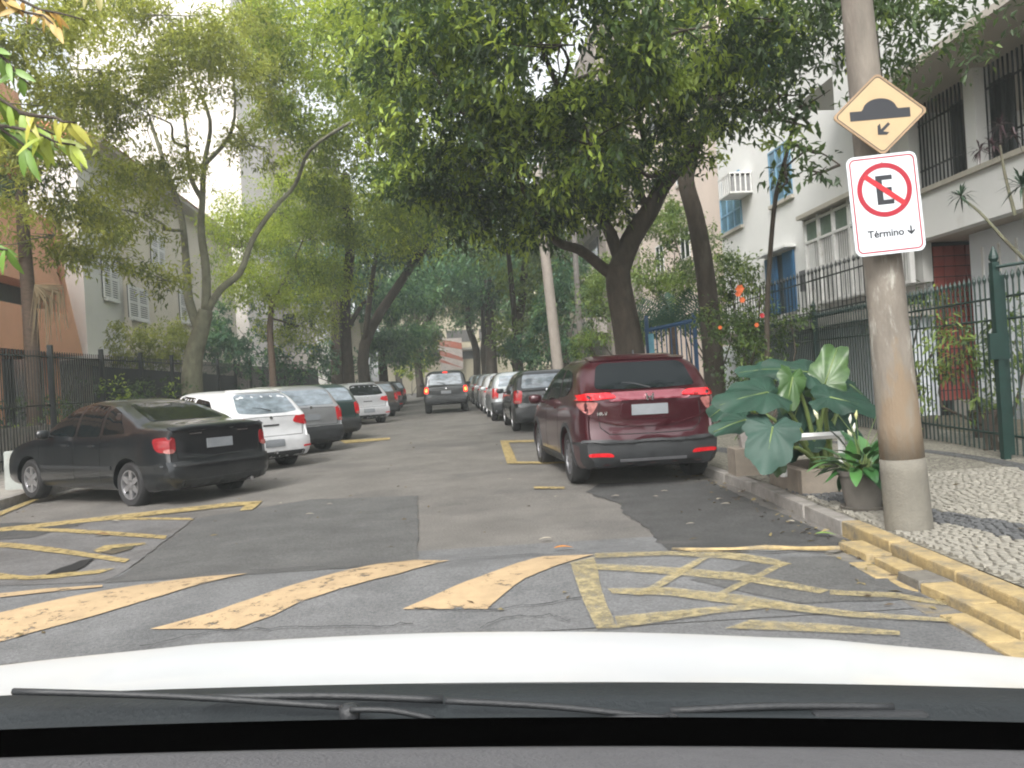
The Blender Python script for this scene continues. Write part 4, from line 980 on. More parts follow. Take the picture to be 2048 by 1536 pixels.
rv_ = [(-16.3, s0-.4, 12.4), (-26.6, s0-.4, 12.4), (-26.6, s1+.5, 12.4), (-16.3, s1+.5, 12.4), (-21, s0+3, 14.6), (-21, s1-3, 14.6)]
MB().add(rv_, [(0, 1, 4), (1, 2, 5, 4), (2, 3, 5), (3, 0, 4, 5), (0, 3, 2, 1)]).build('roof', M['roof_tile'], wh)
def shut(pl, pr, pt, pb, t):
    a = wpos(pl, pr, (pt+pb)/2, pt, pb, t)
    tbox(t+.004, t+.03, a[0], a[1], a[2], a[3]).build('window', M['dark_in'], wh)
    for q0, q1, dt in ((a[0]-.05, a[0]+(a[1]-a[0])*.45, .06), (a[0]+(a[1]-a[0])*.55, a[1]+.05, .06)):
        f = MB(); tbox(t+dt, t+dt+.05, q0, q0+.09, a[2], a[3], f); tbox(t+dt, t+dt+.05, q1-.09, q1, a[2], a[3], f)
        for z in (a[2], (a[2]+a[3])/2-.05, a[3]-.09): tbox(t+dt+.002, t+dt+.048, q0+.01, q1-.01, z, z+.09, f)
        z = a[2]+.14
        while z < a[3]-.1: tbox(t+dt+.01, t+dt+.04, q0+.08, q1-.08, z, z+.05, f); z += .10
        f.build('shutter', M['white_trim'], wh)
    tbox(t+.01, t+.18, a[0]-.1, a[1]+.1, a[2]-.12, a[2]-.02).build('sill', M['white_trim'], wh)
shut(203, 232, 515, 598, -17.5); shut(255, 292, 576, 638, -17.2); shut(358, 385, 585, 645, -17.2); shut(205, 232, 380, 450, -17.5); shut(300, 325, 470, 530, -17.2)
tw = thing('tower_block', 'tall bright white apartment tower showing through the leaves at upper left', 'building', P(330, 760, 62).xy.to_3d(), 0)
Wt = mat('tower_white', (.74, .70, .66), .85, var=.03, scale=.3)
tw.location = (0, 0, 0)
xa, xb = P(150, 300, 62).x, P(472, 200, 62).x
MB().box(((xa+xb)/2, 66, 22), (xb-xa, 8, 44)).build('wall', Wt, tw)
for z in range(6, 42, 3):
    for k in range(4): MB().box((xa+2+k*2.9, 61.97, z), (1.3, .05, 1.3)).build('window', M['greywall'], tw)
g2 = thing('apartment_block', 'dull beige apartment block just right of the bright tower, half hidden by trees', 'building')
xa, xb = P(474, 300, 70).x, P(640, 300, 70).x; zt = P(500, 278, 70).z
MB().box(((xa+xb)/2, 74, zt/2), (xb-xa, 8, zt)).build('wall', mat('beige_block', (.40, .37, .33), .85, var=.06, scale=.4), g2)
for z in range(8, int(zt)-1, 3):
    for k in range(3): MB().box((xa+1.4+k*2.2, 69.97, z), (1.1, .05, 1.2)).build('window', M['glass'], g2)
mdl = thing('low_building', 'pale wall panels seen between the dark trunks left of the street end', 'building')
for (pa, pb, yy, m) in ((632, 668, 47, M['greywall']), (690, 722, 49, M['cream'])):
    a = P(pa, 700, yy); b = P(pb, 700, yy); MB().box(((a.x+b.x)/2, yy+1, 3.2), (b.x-a.x, 1.6, 6.0)).build('wall', m, mdl)
# building across the end of the street
fe = thing('corner_building', 'beige building with dark window bands closing the far end of the street', 'building')
D = 96.0
xa, xb = P(760, 690, D).x, P(1150, 690, D).x; z0 = rise(D)
M['farbeige'] = mat('far_beige', (.50, .45, .33), .85, var=.08, scale=.3)
MB().box(((xa+xb)/2, D+4, z0+6), (xb-xa, 8, 12.5)).build('wall', M['farbeige'], fe)
zA, zB = P(900, 692, D).z, P(900, 668, D).z; zC, zD = P(900, 735, D).z, P(900, 712, D).z
for k in range(6):
    x0 = xa+(xb-xa)*k/6+.25; x1 = xa+(xb-xa)*(k+1)/6-.25
    MB().box(((x0+x1)/2, D-.03, (zA+zB)/2+.4), (x1-x0, .05, abs(zB-zA))).build('window_band', mat('dull_pane', (.13, .125, .12), .4) if k == 0 else bpy.data.materials['dull_pane'], fe)
    MB().box(((x0+x1)/2, D-.03, P(900, 712, D).z), (x1-x0, .05, .9)).build('window_band', bpy.data.materials['dull_pane'], fe)
MB().box(((xa+xb)/2, D-.5, P(900, 700, D).z), (xb-xa, 1.0, .25)).build('ledge', M['concrete'], fe)
bn = thing('street_banner', 'red and white diagonal striped hoarding on the far beige building, above the off-roader', 'banner')
xc = P(903, 700, D).x; zc = P(903, 702, D).z
m_r = mat('banner_red', (.40, .13, .085), .7, var=.25, scale=.9, col2=(.36, .28, .24), c2amt=.4); m_w = mat('banner_white', (.46, .41, .37), .7, var=.15, scale=1.2)
MB().box((xc, D-1.05, zc-.4), (2.6, .08, 3.6)).build('panel', m_w, bn)
for (c, hh, sl_) in ((.55, .75, .5), (-.55, .42, .75), (-1.35, .18, .9)):
    pts = [(-1.3, c+hh+.3), (1.3, c+hh-sl_), (1.3, c-sl_), (-1.3, c+.1)]
    pts = [(x, max(-2.1, min(1.38, y))) for x, y in pts]
    MB().prism(pts, 0, .02, Matrix.Translation((xc, D-1.10, zc)) @ Matrix.Rotation(R(90), 4, 'X')).build('stripe', m_r, bn)

# ------------------------------------------------------------------ fences
def bar_mesh(h, r=.011):
    mb = MB(); mb.tube([(0, 0, 0), (0, 0, h)], r, 6); mb.tube([(0, 0, h), (0, 0, h+.035), (0, 0, h+.055), (0, 0, h+.12)], [r, .021, .024, .002], 6); return mb
fr = thing('iron_fence', 'dark green iron fence with spear points enclosing the garden of the white house', 'fence')
def fx(y): return 5.83+(y-9.5)*0.0565
base = None; y = 4.0; n = 0
while y < 23.5:
    zt = 2.12+rise(y)
    if base is None: base = bar_mesh(2.05).build('bar', M['dark_green'], fr); o = base
    else: o = inst('bar', base, fr)
    o.location = (fx(y), y, rise(y)+.13); y += .125; n += 1
rb = MB()
for z in (.22, 1.86, 1.60): 
    rb.tube([(fx(4), 4, rise(4)+.13+z), (fx(9), 9, .13+z), (fx(23.4), 23.4, rise(23.4)+.13+z)], .016, 6)
rb.build('rail', M['dark_green'], fr)
for yy in (6.4, 8.1, 12.6, 16.8, 21.0):
    q = MB(); q.box((0, 0, 1.12), (.09, .09, 2.24)); q.tube([(0, 0, 2.24), (0, 0, 2.29), (0, 0, 2.33), (0, 0, 2.44)], [.03, .05, .05, .004], 8)
    o = q.build('post', M['dark_green'], fr); o.location = (fx(yy)-.02, yy, rise(yy)+.12)
# plinth wall of the fence
MB().add([(fx(12)+.03, 12, .0), (fx(12)+.17, 12, .0), (fx(23.5)+.17, 23.5, .1), (fx(23.5)+.03, 23.5, .1), (fx(12)+.03, 12, .38), (fx(12)+.17, 12, .38), (fx(23.5)+.17, 23.5, .6), (fx(23.5)+.03, 23.5, .6)],
         [(4, 5, 6, 7), (0, 1, 5, 4), (1, 2, 6, 5), (2, 3, 7, 6), (3, 0, 4, 7)]).build('plinth', M['concrete'], fr)
gt = thing('garden_gate', 'thick dark green steel gate post with lock box standing before the fence', 'gate')
p = P(2012, 915, 9.3); p.z = .11
p = G(2012, 916, 0.0); gx, gy = p.x*0.915, p.y*0.915
MB().box((gx, gy, 1.25), (.078, .078, 2.28)).build('post', M['dark_green'], gt)
MB().box((gx+.13, gy+.12, 1.2), (.07, .07, 2.1)).build('post', M['dark_green'], gt)
MB().box((gx-.02, gy-.03, 1.42), (.22, .05, .30)).build('lock_box', M['dark_green'], gt)
MB().tube([(gx, gy, 2.39), (gx, gy, 2.43), (gx, gy, 2.47), (gx, gy, 2.58)], [.03, .055, .05, .004], 8).build('finial', M['dark_green'], gt)
MB().tube([(gx, gy-.05, 2.33), (gx+.9, gy-.9, 2.36)], .02, 6).build('rail', M['dark_green'], gt)
fl = frame_thing('railing_fence', 'tall black bar fence along the left pavement behind the parked cars', 'fence')
TFL = -12.35; base = None; s_ = 4.0
def lz(s): return rise(9+s-1.0)-0.03*max(0, 7.2-5)+.13
while s_ < 31:
    if base is None: base = MB().tube([(0, 0, 0), (0, 0, 2.55)], .013, 5).build('bar', M['iron'], fl); o = base
    else: o = inst('bar', base, fl)
    o.location = (TFL, s_, lz(s_)); s_ += .13
far = MB(); 
while s_ < 60: far.tube([(TFL, s_, lz(s_)), (TFL, s_, lz(s_)+2.5)], .014, 4, False); s_ += .15
o = far.build('bars', M['iron'], fl); o['kind'] = 'stuff'
rb = MB()
for z in (.2, 1.3, 2.42): rb.tube([(TFL, 4, lz(4)+z), (TFL, 60, lz(60)+z)], .02, 6)
rb.build('rail', M['iron'], fl)
bp = None; s_ = 5.6
while s_ < 60:
    if bp is None: bp = MB().box((0, 0, 1.35), (.10, .10, 2.7)).build('post', M['iron'], fl); o = bp
    else: o = inst('post', bp, fl)
    o.location = (TFL+.02, s_, lz(s_)); s_ += 2.9
MB().box((TFL-.1, 32, .62), (.12, 58, .9)).build('low_wall', M['concrete'], fl)
screen = MB(); 
tbox(TFL-.30, TFL-.27, 14.5, 30, .4, 2.55, screen); screen.build('dark_screen', mat('screen_cloth', (.025, .032, .03), .9, var=.25, scale=1.5), fl)
bl_ = thing('concrete_bollard', 'whitewashed square concrete block at the left kerb before the black saloon', 'bollard')
g = P(44, 1005, 13.6); MB().box((g.x, 13.6, .32), (.34, .34, .85), taper=.96).build('block', mat('whitewash', (.32, .34, .32), .85, var=.15, scale=5, col2=(.25, .24, .2), c2amt=.35), bl_, bevel=.02)
# blue gate and canopy by the forked tree
bgt = thing('blue_gate', 'blue steel frame gate with a pale blue notice behind the red SUV', 'gate')
bx = [P(1296, 700, 18.5), P(1388, 640, 18.5)]
m_b = mat('gate_blue', (.02, .07, .16), .5, var=.15); m_b2 = mat('notice_blue', (.16, .42, .55), .5)
for x in (bx[0].x, bx[1].x): MB().box((x, 18.5, 1.4), (.08, .08, 2.6)).build('post', m_b, bgt)
MB().tube([(bx[0].x-.05, 18.5, P(1296, 662, 18.5).z), (bx[1].x+.05, 18.5, P(1388, 640, 18.5).z)], .05, 6).build('top_bar', m_b, bgt)
b0 = None
for k in range(9):
    x = bx[0].x+.1+(bx[1].x-bx[0].x-.2)*k/8
    if b0 is None: b0 = MB().box((0, 0, 1.2), (.025, .025, 2.2)).build('bar', m_b, bgt); o = b0
    else: o = inst('bar', b0, bgt)
    o.location = (x, 18.5, .15)
q = P(1303, 690, 18.4); MB().box((q.x, 18.4, q.z), (.12, .02, .50)).build('notice', m_b2, bgt)

# ------------------------------------------------------------------ utility poles and signs
M['pole'] = mat('weathered_pole', (0.175, 0.155, 0.13), 0.9, var=0.25, scale=5, bump=0.6, bscale=45, col2=(0.12, 0.10, 0.085), c2amt=.5, stretch=(1.6, 1.6, .45))
def pole_material():
    m = M['pole']; nt = m.node_tree; L = nt.links; b = nt.nodes['Principled BSDF']; old = b.inputs['Base Color'].links[0].from_socket
    tc = _n(nt, 'ShaderNodeTexCoord'); sx = _n(nt, 'ShaderNodeSeparateXYZ'); L.new(tc.outputs['Object'], sx.inputs[0])
    mp = _n(nt, 'ShaderNodeMapping'); mp.inputs['Scale'].default_value = (1, 1, .28); L.new(tc.outputs['Object'], mp.inputs[0])
    nz = _n(nt, 'ShaderNodeTexNoise'); nz.inputs['Scale'].default_value = 9; nz.inputs['Detail'].default_value = 9; nz.inputs['Roughness'].default_value = .7; L.new(mp.outputs[0], nz.inputs['Vector'])
    ma = _n(nt, 'ShaderNodeMath', operation='MULTIPLY_ADD'); ma.inputs[1].default_value = 1.7; L.new(nz.outputs[0], ma.inputs[0]); L.new(sx.outputs[2], ma.inputs[2])
    r = _n(nt, 'ShaderNodeMapRange'); r.inputs[1].default_value = 1.95; r.inputs[2].default_value = 2.2; r.inputs[3].default_value = 1; r.inputs[4].default_value = 0; L.new(ma.outputs[0], r.inputs[0])
    mx = _n(nt, 'ShaderNodeMix', data_type='RGBA'); L.new(r.outputs[0], mx.inputs[0]); L.new(old, mx.inputs[6])
    n3 = _n(nt, 'ShaderNodeTexNoise'); n3.inputs['Scale'].default_value = 7; n3.inputs['Detail'].default_value = 8; L.new(mp.outputs[0], n3.inputs['Vector'])
    r3 = _n(nt, 'ShaderNodeValToRGB'); r3.color_ramp.elements[0].position = .42; r3.color_ramp.elements[1].position = .60
    r3.color_ramp.elements[0].color = (.185, .14, .095, 1); r3.color_ramp.elements[1].color = (.185, .17, .14, 1); L.new(n3.outputs[0], r3.inputs[0]); L.new(r3.outputs[0], mx.inputs[7])
    # old whitewash patches between 1.2 and 2.6 m
    n4 = _n(nt, 'ShaderNodeTexNoise'); n4.inputs['Scale'].default_value = 6; n4.inputs['Detail'].default_value = 10; n4.inputs['Roughness'].default_value = .75; L.new(mp.outputs[0], n4.inputs['Vector'])
    r4 = _n(nt, 'ShaderNodeMapRange'); r4.inputs[1].default_value = .52; r4.inputs[2].default_value = .62; L.new(n4.outputs[0], r4.inputs[0])
    r5 = _n(nt, 'ShaderNodeMapRange'); r5.inputs[1].default_value = 2.7; r5.inputs[2].default_value = 2.2; L.new(sx.outputs[2], r5.inputs[0])
    r6 = _n(nt, 'ShaderNodeMapRange'); r6.inputs[1].default_value = 1.0; r6.inputs[2].default_value = 1.3; L.new(sx.outputs[2], r6.inputs[0])
    a1 = _n(nt, 'ShaderNodeMath', operation='MULTIPLY'); L.new(r4.outputs[0], a1.inputs[0]); L.new(r5.outputs[0], a1.inputs[1])
    a2 = _n(nt, 'ShaderNodeMath', operation='MULTIPLY'); L.new(a1.outputs[0], a2.inputs[0]); L.new(r6.outputs[0], a2.inputs[1])
    mx2 = _n(nt, 'ShaderNodeMix', data_type='RGBA'); L.new(a2.outputs[0], mx2.inputs[0]); L.new(mx.outputs[2], mx2.inputs[6]); mx2.inputs[7].default_value = (.36, .35, .31, 1)
    L.new(mx2.outputs[2], b.inputs['Base Color'])
pole_material()
M['pole_base'] = mat('pole_mortar', (0.155, 0.145, 0.12), 0.9, var=0.16, scale=6, bump=0.6, bscale=60, col2=(0.13, 0.125, 0.11), c2amt=.35)
M['pole_rust'] = mat('pole_rust_band', (0.27, 0.19, 0.11), 0.9, var=0.25, scale=6, bump=0.5, bscale=50, col2=(0.20, 0.17, 0.14), c2amt=.4, stretch=(1.5, 1.5, .5))
M['pole_white'] = mat('pole_old_whitewash', (0.36, 0.35, 0.32), 0.9, var=.2, scale=8, alpha_noise=(5, .52))
po = thing('utility_pole', 'stained concrete utility pole carrying the two traffic signs on the right pavement', 'pole')
bp_ = Vector((P(1818, 1050, 5.9).x, 5.9, .11)); tip = P(1713, 0, 5.9)
lean = (tip-bp_)/(tip.z-bp_.z)
def pt(z): return bp_+lean*(z-bp_.z)
def prad(z): return .156-.0135*z
def pole_seg(z0, z1, m, nm, dr=0.0, n=8):
    zs_ = np.linspace(z0, z1, n); rr_ = random.Random(int(z0*10))
    MB().tube([pt(z) for z in zs_], [prad(z)+dr+rr_.uniform(-.0015, .0015) for z in zs_], 32).build(nm, m, po, True)
pole_seg(0.0, .62, M['pole_base'], 'mortar_base', .005)
pole_seg(.60, 9.2, M['pole'], 'shaft', 0, 34)
M['pole2'] = mat('far_pole', (0.26, 0.23, 0.20), 0.9, var=.15, scale=3, bump=.3)
for (pb, ptp, d, r_, lab) in (((1117, 745), (1086, 470), 28.0, .19, 'grey brown concrete pole behind the black rounded hatchback'), ((1163, 720), (1150, 500), 33.0, .13, 'thin dark grey pole between the concrete pole and the forked tree')):
    a = P(*pb, d); b = P(*ptp, d); a2 = a+(a-b)*.6; b2 = b+(b-a)*.5
    k_ = thing('utility_pole', lab, 'pole'); MB().tube([a2, a, b, b2], [r_*1.05, r_, r_*.85, r_*.7], 16).build('shaft', M['pole2'] if r_ > .15 else mat('dark_pole', (.13, .12, .11), .9), k_, True)
    MB().box((b2.x-.0, d, b2.z-.3), (1.6, .1, .1)).build('crossarm', M['pole2'], k_)
# signs
def rrect(w_, h_, r_, n=6):
    pts = []
    for cx, cy, a0 in ((w_/2-r_, h_/2-r_, 0), (-w_/2+r_, h_/2-r_, 90), (-w_/2+r_, -h_/2+r_, 180), (w_/2-r_, -h_/2+r_, 270)):
        for k in range(n+1): a = R(a0+90*k/n); pts.append((cx+r_*math.cos(a), cy+r_*math.sin(a)))
    return pts
M['sign_white'] = mat('sign_white', (.55, .58, .61), .4, var=.03, scale=3)
M['sign_red'] = mat('sign_red', (.30, .006, .02), .4, var=.05)
M['sign_black'] = mat('sign_black', (.015, .017, .022), .5, var=.1)
M['sign_yellow'] = mat('sign_faded_yellow', (.42, .31, .175), .5, var=.07, scale=4, col2=(.37, .28, .17), c2amt=.3)
M['sign_edge'] = mat('sign_edge_brown', (.30, .20, .12), .6, var=.2, scale=8)
M['sign_back'] = mat('aluminium', (.40, .40, .40), .5, .6)
def ring2(outer, inner, z0, z1, m=None):
    n = len(outer); mb = MB(); vs = []
    for z in (z0, z1):
        for p_ in outer: vs.append(Vector((p_[0], p_[1], z)))
        for p_ in inner: vs.append(Vector((p_[0], p_[1], z)))
    fs = []
    for i in range(n):
        j = (i+1) % n
        fs += [(2*n+i, 2*n+j, 3*n+j, 3*n+i), (i, n+i, n+j, j), (i, j, 2*n+j, 2*n+i), (n+i, 3*n+i, 3*n+j, n+j)]
    mb.add(vs, fs); return mb
def sign_root(name, label, c, tilt):
    t = thing(name, label, 'sign'); t.location = c; t.rotation_euler = (R(90), R(tilt), R(-1)); t.rotation_mode = 'XYZ'
    t.matrix_world = Matrix.Translation(c) @ Matrix.Rotation(R(-2), 4, 'Z') @ Matrix.Rotation(R(-tilt), 4, 'Y') @ Matrix.Rotation(R(90), 4, 'X')
    return t
c = P(1772, 408, 5.66)
sg = sign_root('parking_sign', 'white rectangular no parking sign with red ring, letter E and Término arrow', c, 2.6)
SC = 5.66/1650
w_, h_ = 139*SC, 200*SC
MB().prism(rrect(w_, h_, .05), -.012, 0).build('plate', M['sign_white'], sg)
ring2(rrect(w_-.035, h_-.035, .038), rrect(w_-.052, h_-.052, .03), 0, .0015).build('border', M['sign_red'], sg)
cy = .098; ro = .186; ri = .152
circ = lambda r_: [(r_*math.cos(2*math.pi*k/48), cy+r_*math.sin(2*math.pi*k/48)) for k in range(48)]
ring2(circ(ro), circ(ri), 0, .0025).build('ring', M['sign_red'], sg)
E = [(-.055, -.10), (.058, -.10), (.058, -.068), (-.012, -.068), (-.012, -.016), (.05, -.016), (.05, .016), (-.012, .016), (-.012, .068), (.058, .068), (.058, .10), (-.055, .10)]
MB().prism([(x, y+cy) for x, y in E], 0, .0015).build('letter', M['sign_black'], sg)
a = R(-40); hw = .018; L_ = .165
dx, dy = math.cos(a)*L_, math.sin(a)*L_; nx, ny = -math.sin(a)*hw, math.cos(a)*hw
MB().prism([(-dx-nx, cy-dy-ny), (dx-nx, cy+dy-ny), (dx+nx, cy+dy+ny), (-dx+nx, cy-dy+ny)], .0016, .0032).build('slash', mat('sign_red_bright', (.42, .012, .02), .4), sg)
te = text('Término', .070, M['sign_black'], sg, (-.145, -.222, .0012), .0006, 'lettering', rot=(0, 0, 0))
def arrow(cx_, cy_, L_, wd, ang, nm, parent):
    p_ = [(-wd/2, L_/2), (-wd/2, -L_*.12), (-L_*.40, L_*.10), (-L_*.40, -L_*.12), (0, -L_/2), (L_*.40, -L_*.12), (L_*.40, L_*.10), (wd/2, -L_*.12), (wd/2, L_/2)]
    a = R(ang); p_ = [(cx_+x*math.cos(a)-y*math.sin(a), cy_+x*math.sin(a)+y*math.cos(a)) for x, y in p_]
    MB().prism(p_[::-1], 0, .0018).build(nm, M['sign_black'], parent)
arrow(.150, -.195, .062, .010, 0, 'arrow', sg)
for by in (.29, -.27): MB().lathe([(.006, 0), (.006, .004)], 10, None, (0.0, by, 0)).build('bolt', M['sign_back'], sg)
for by in (.2, -.2): MB().box((0, by, -.05), (.30, .03, .06)).build('bracket', M['sign_back'], sg)
c = P(1760, 228, 5.68)
sd_ = sign_root('warning_sign', 'faded yellow diamond speed bump sign with a small arrow, above the white sign', c, 1.0)
q_ = 5.68/1650
def diamond(k, r_):     # rounded diamond, horizontal diagonal wider
    s_ = .47*k; pts = rrect(s_, s_, r_); return [((x-y)*.7071*.985, (x+y)*.7071*.86) for x, y in pts]
MB().prism(diamond(1, .035), -.012, 0).build('plate', M['sign_yellow'], sd_)
ring2(diamond(1.0, .035), diamond(.955, .03), 0, .0015).build('rim', M['sign_edge'], sd_)
ring2(diamond(.94, .03), diamond(.915, .028), 0, .0015).build('border', M['sign_black'], sd_)
hb = [(-.205, -.035), (.205, -.035), (.205, .030), (.125, .030)]+[(.115*math.cos(R(k)), .030+.078*math.sin(R(k))) for k in range(10, 180, 10)]+[(-.125, .030), (-.205, .030)]
MB().prism(hb, .0, .002).build('bump_symbol', M['sign_black'], sd_)
arrow(.015, -.105, .11, .020, -48, 'arrow', sd_)
MB().box((0, 0, -.05), (.30, .03, .06)).build('bracket', M['sign_back'], sd_)
# ------------------------------------------------------------------ foliage
M['leaf_deep'] = leafmat('leaf_deep', (.030, .058, .022), (.075, .13, .036), (.34, .45, .065))
M['leaf_teal'] = leafmat('leaf_teal', (.035, .085, .050), (.07, .16, .085), (.17, .30, .10))
M['leaf_olive'] = leafmat('leaf_olive', (.085, .115, .026), (.18, .22, .045), (.36, .40, .07), trans=.55)
M['leaf_lime'] = leafmat('leaf_lime', (.11, .17, .026), (.24, .33, .042), (.42, .50, .06), trans=.55)
M['leaf_mid'] = leafmat('leaf_mid', (.040, .072, .024), (.085, .145, .04), (.21, .29, .06))
M['leaf_yellow'] = leafmat('leaf_yellow', (.12, .18, .03), (.28, .34, .05), (.45, .40, .06), trans=.5)
M['leaf_autumn'] = leafmat('leaf_autumn', (.16, .14, .03), (.34, .22, .05), (.50, .28, .06), trans=.5)
M['bark'] = mat('bark', (.060, .048, .036), .95, var=.3, scale=9, bump=1.0, bscale=28, col2=(.10, .085, .065), c2amt=.3, stretch=(1, 1, .35))
M['bark_lichen'] = mat('bark_lichen', (.15, .15, .10), .95, var=.3, scale=7, bump=.9, bscale=26, col2=(.08, .07, .05), c2amt=.45, stretch=(1, 1, .5))
M['bark_brown'] = mat('bark_brown', (.10, .07, .05), .95, var=.3, scale=8, bump=.8, bscale=22, stretch=(1, 1, 2.5))
def leaf_arrays(C, Dv, L, Wd, tint, curl=.25):
    """C base points, Dv directions, all numpy; returns verts, faces"""
    n = len(C); up = np.tile(np.array([0, 0, 1.0]), (n, 1))+RNG.normal(0, .35, (n, 3))
    side = np.cross(Dv, up); side /= np.linalg.norm(side, axis=1, keepdims=True)+1e-9
    nr = np.cross(side, Dv)
    L = L[:, None]; Wd = Wd[:, None]
    mid = C+Dv*L*.45
    v0 = C; v2 = C+Dv*L-nr*L*curl*.5; v1 = mid+side*Wd*.5+nr*Wd*.16; v3 = mid-side*Wd*.5+nr*Wd*.16; v4 = mid+0*nr
    V = np.stack([v0, v1, v2, v3], 1).reshape(-1, 3)
    b = np.arange(n)*4
    F = np.stack([np.stack([b, b+1, b+2], 1), np.stack([b, b+2, b+3], 1)], 1).reshape(-1, 3)
    return V, F, np.repeat(tint, 2)
def mesh_np(name, V, F, tint, mt, parent):
    me = bpy.data.meshes.new(name); nv, nf = len(V), len(F)
    me.vertices.add(nv); me.vertices.foreach_set('co', V.astype(np.float32).ravel())
    me.loops.add(nf*3); me.loops.foreach_set('vertex_index', F.astype(np.int32).ravel())
    me.polygons.add(nf); me.polygons.foreach_set('loop_start', np.arange(0, nf*3, 3, dtype=np.int32)); me.polygons.foreach_set('loop_total', np.full(nf, 3, np.int32))
    me.update(calc_edges=True)
    at = me.attributes.new('tint', 'FLOAT', 'FACE'); at.data.foreach_set('value', tint.astype(np.float32))
    return link(name, me, mt, parent)
def crown_arrays(blobs, leaf=(.13, .05), lai=3.2, droop=.35, tint0=.35, tvar=.22, per=11, shell=.5, bright=.12, clump_r=.22, boughs=18):
    Cs, Ds, Ls, Ws, Ts = [], [], [], [], []
    for (c, r) in blobs:
        area = math.pi*max(r[0]*r[2], .05)*1.0; n = int(lai*area/(leaf[0]*leaf[1]*.5)); nc = max(3, n//per)
        nb = max(3, min(boughs, nc//4))
        ub = RNG.normal(size=(nb, 3)); ub /= np.linalg.norm(ub, axis=1, keepdims=True)
        rb2 = (shell+(1-shell)*RNG.random(nb)**.6)[:, None]
        bi = RNG.integers(0, nb, nc); sg_ = .85/math.sqrt(nb)
        off = ub[bi]*rb2[bi]+RNG.normal(0, sg_, (nc, 3))*np.array([1, 1, .75])
        u = off/(np.linalg.norm(off, axis=1, keepdims=True)+1e-6)
        cc = off*np.array(r)+np.array(c)
        bt = RNG.normal(0, tvar*.7, nb)[bi]
        ct = np.clip(tint0+bt+RNG.normal(0, tvar*.6, nc)+.12*u[:, 2], 0, .85)  # upper leaves tinted lighter, painting light from above into the colour
        br = RNG.random(nc) < bright; ct[br] = RNG.uniform(.75, 1.0, br.sum())
        m = per; 
        tw = u+RNG.normal(0, .6, (nc, 3)); tw[:, 2] -= droop*.6; tw /= np.linalg.norm(tw, axis=1, keepdims=True)
        base = np.repeat(cc, m, 0)+np.repeat(tw, m, 0)*(np.tile(np.linspace(-1, 1, m), nc)*clump_r)[:, None]+RNG.normal(0, clump_r*.28, (nc*m, 3))
        d = np.repeat(tw, m, 0)*.6+RNG.normal(0, .75, (nc*m, 3)); d[:, 2] -= droop; d /= np.linalg.norm(d, axis=1, keepdims=True)
        k = nc*m
        Cs.append(base); Ds.append(d); s = RNG.uniform(.65, 1.2, k); Ls.append(leaf[0]*s); Ws.append(leaf[1]*s); Ts.append(np.clip(np.repeat(ct, m)+RNG.normal(0, .06, k), 0, 1))
    return leaf_arrays(np.concatenate(Cs), np.concatenate(Ds), np.concatenate(Ls), np.concatenate(Ws), np.concatenate(Ts))
def BL(px, py, d, rx_, ry_, rd): return (P(px, py, d), (rx_*d/1650, rd, ry_*d/1650))
def wob(a, b, k=6, amp=.06, seed=0):
    rr_ = random.Random(seed); L_ = (b-a).length; out = []
    for i in range(k+1):
        t = i/k; p = a.lerp(b, t)
        if 0 < i < k: p = p+Vector((rr_.uniform(-1, 1), rr_.uniform(-1, 1), rr_.uniform(-.6, .6)))*amp*L_*.35
        out.append(p)
    return out
def smooth_path(pts, n=4):
    out = []
    for i in range(len(pts)-1):
        p0 = pts[max(i-1, 0)]; p1 = pts[i]; p2 = pts[i+1]; p3 = pts[min(i+2, len(pts)-1)]
        for k in range(n):
            t = k/n; out.append(0.5*((2*p1)+(-p0+p2)*t+(2*p0-5*p1+4*p2-p3)*t*t+(-p0+3*p1-3*p2+p3)*t**3))
    out.append(pts[-1]); return out
def tree(name, label, limbs, blobs, lm, bark='bark', cat='tree', group=None, twigs=True, **kw):
    """limbs: list of (points, r0, r1); first is the trunk"""
    t = thing(name, label, cat, group=group)
    for i, (pts, ra, rb_) in enumerate(limbs):
        pth = smooth_path(pts, 4); n = len(pth)
        rad = [ra+(rb_-ra)*k/(n-1) for k in range(n)]
        if i == 0: rad[0] *= 1.25
        MB().tube(pth, rad, 12 if i == 0 else 8).build('trunk' if i == 0 else 'branch', M[bark], t, True)
    if twigs and blobs:
        mb = MB(); ends = [q for i_, l in enumerate(limbs) for q in smooth_path(l[0], 3)[(4 if i_ else -3):]]
        rr_ = random.Random(len(blobs)*7+3)
        for (c, r) in blobs:
            e_ = min(ends, key=lambda q: (q-c).length); L_ = (c-e_).length
            if .3 < L_ < 3.6: mb.tube(smooth_path(wob(e_, c, 4, .25, rr_.random()), 2), list(np.linspace(min(.07, .02+L_*.012), .02, 9)), 6)
            for k in range(5):
                q = c+Vector((rr_.uniform(-1, 1)*r[0], rr_.uniform(-1, 1)*r[1], rr_.uniform(-.7, .9)*r[2]))*.8
                mb.tube(wob(c, q, 3, .3, k), [.018, .014, .009, .005], 4)
        mb.build('twigs', M[bark], t)['kind'] = 'stuff'
    if blobs:
        V, F, T_ = crown_arrays(blobs, **kw); mesh_np('crown', V, F, T_, M[lm], t)
    return t
def GP(px, py, d): return P(px, py, d)
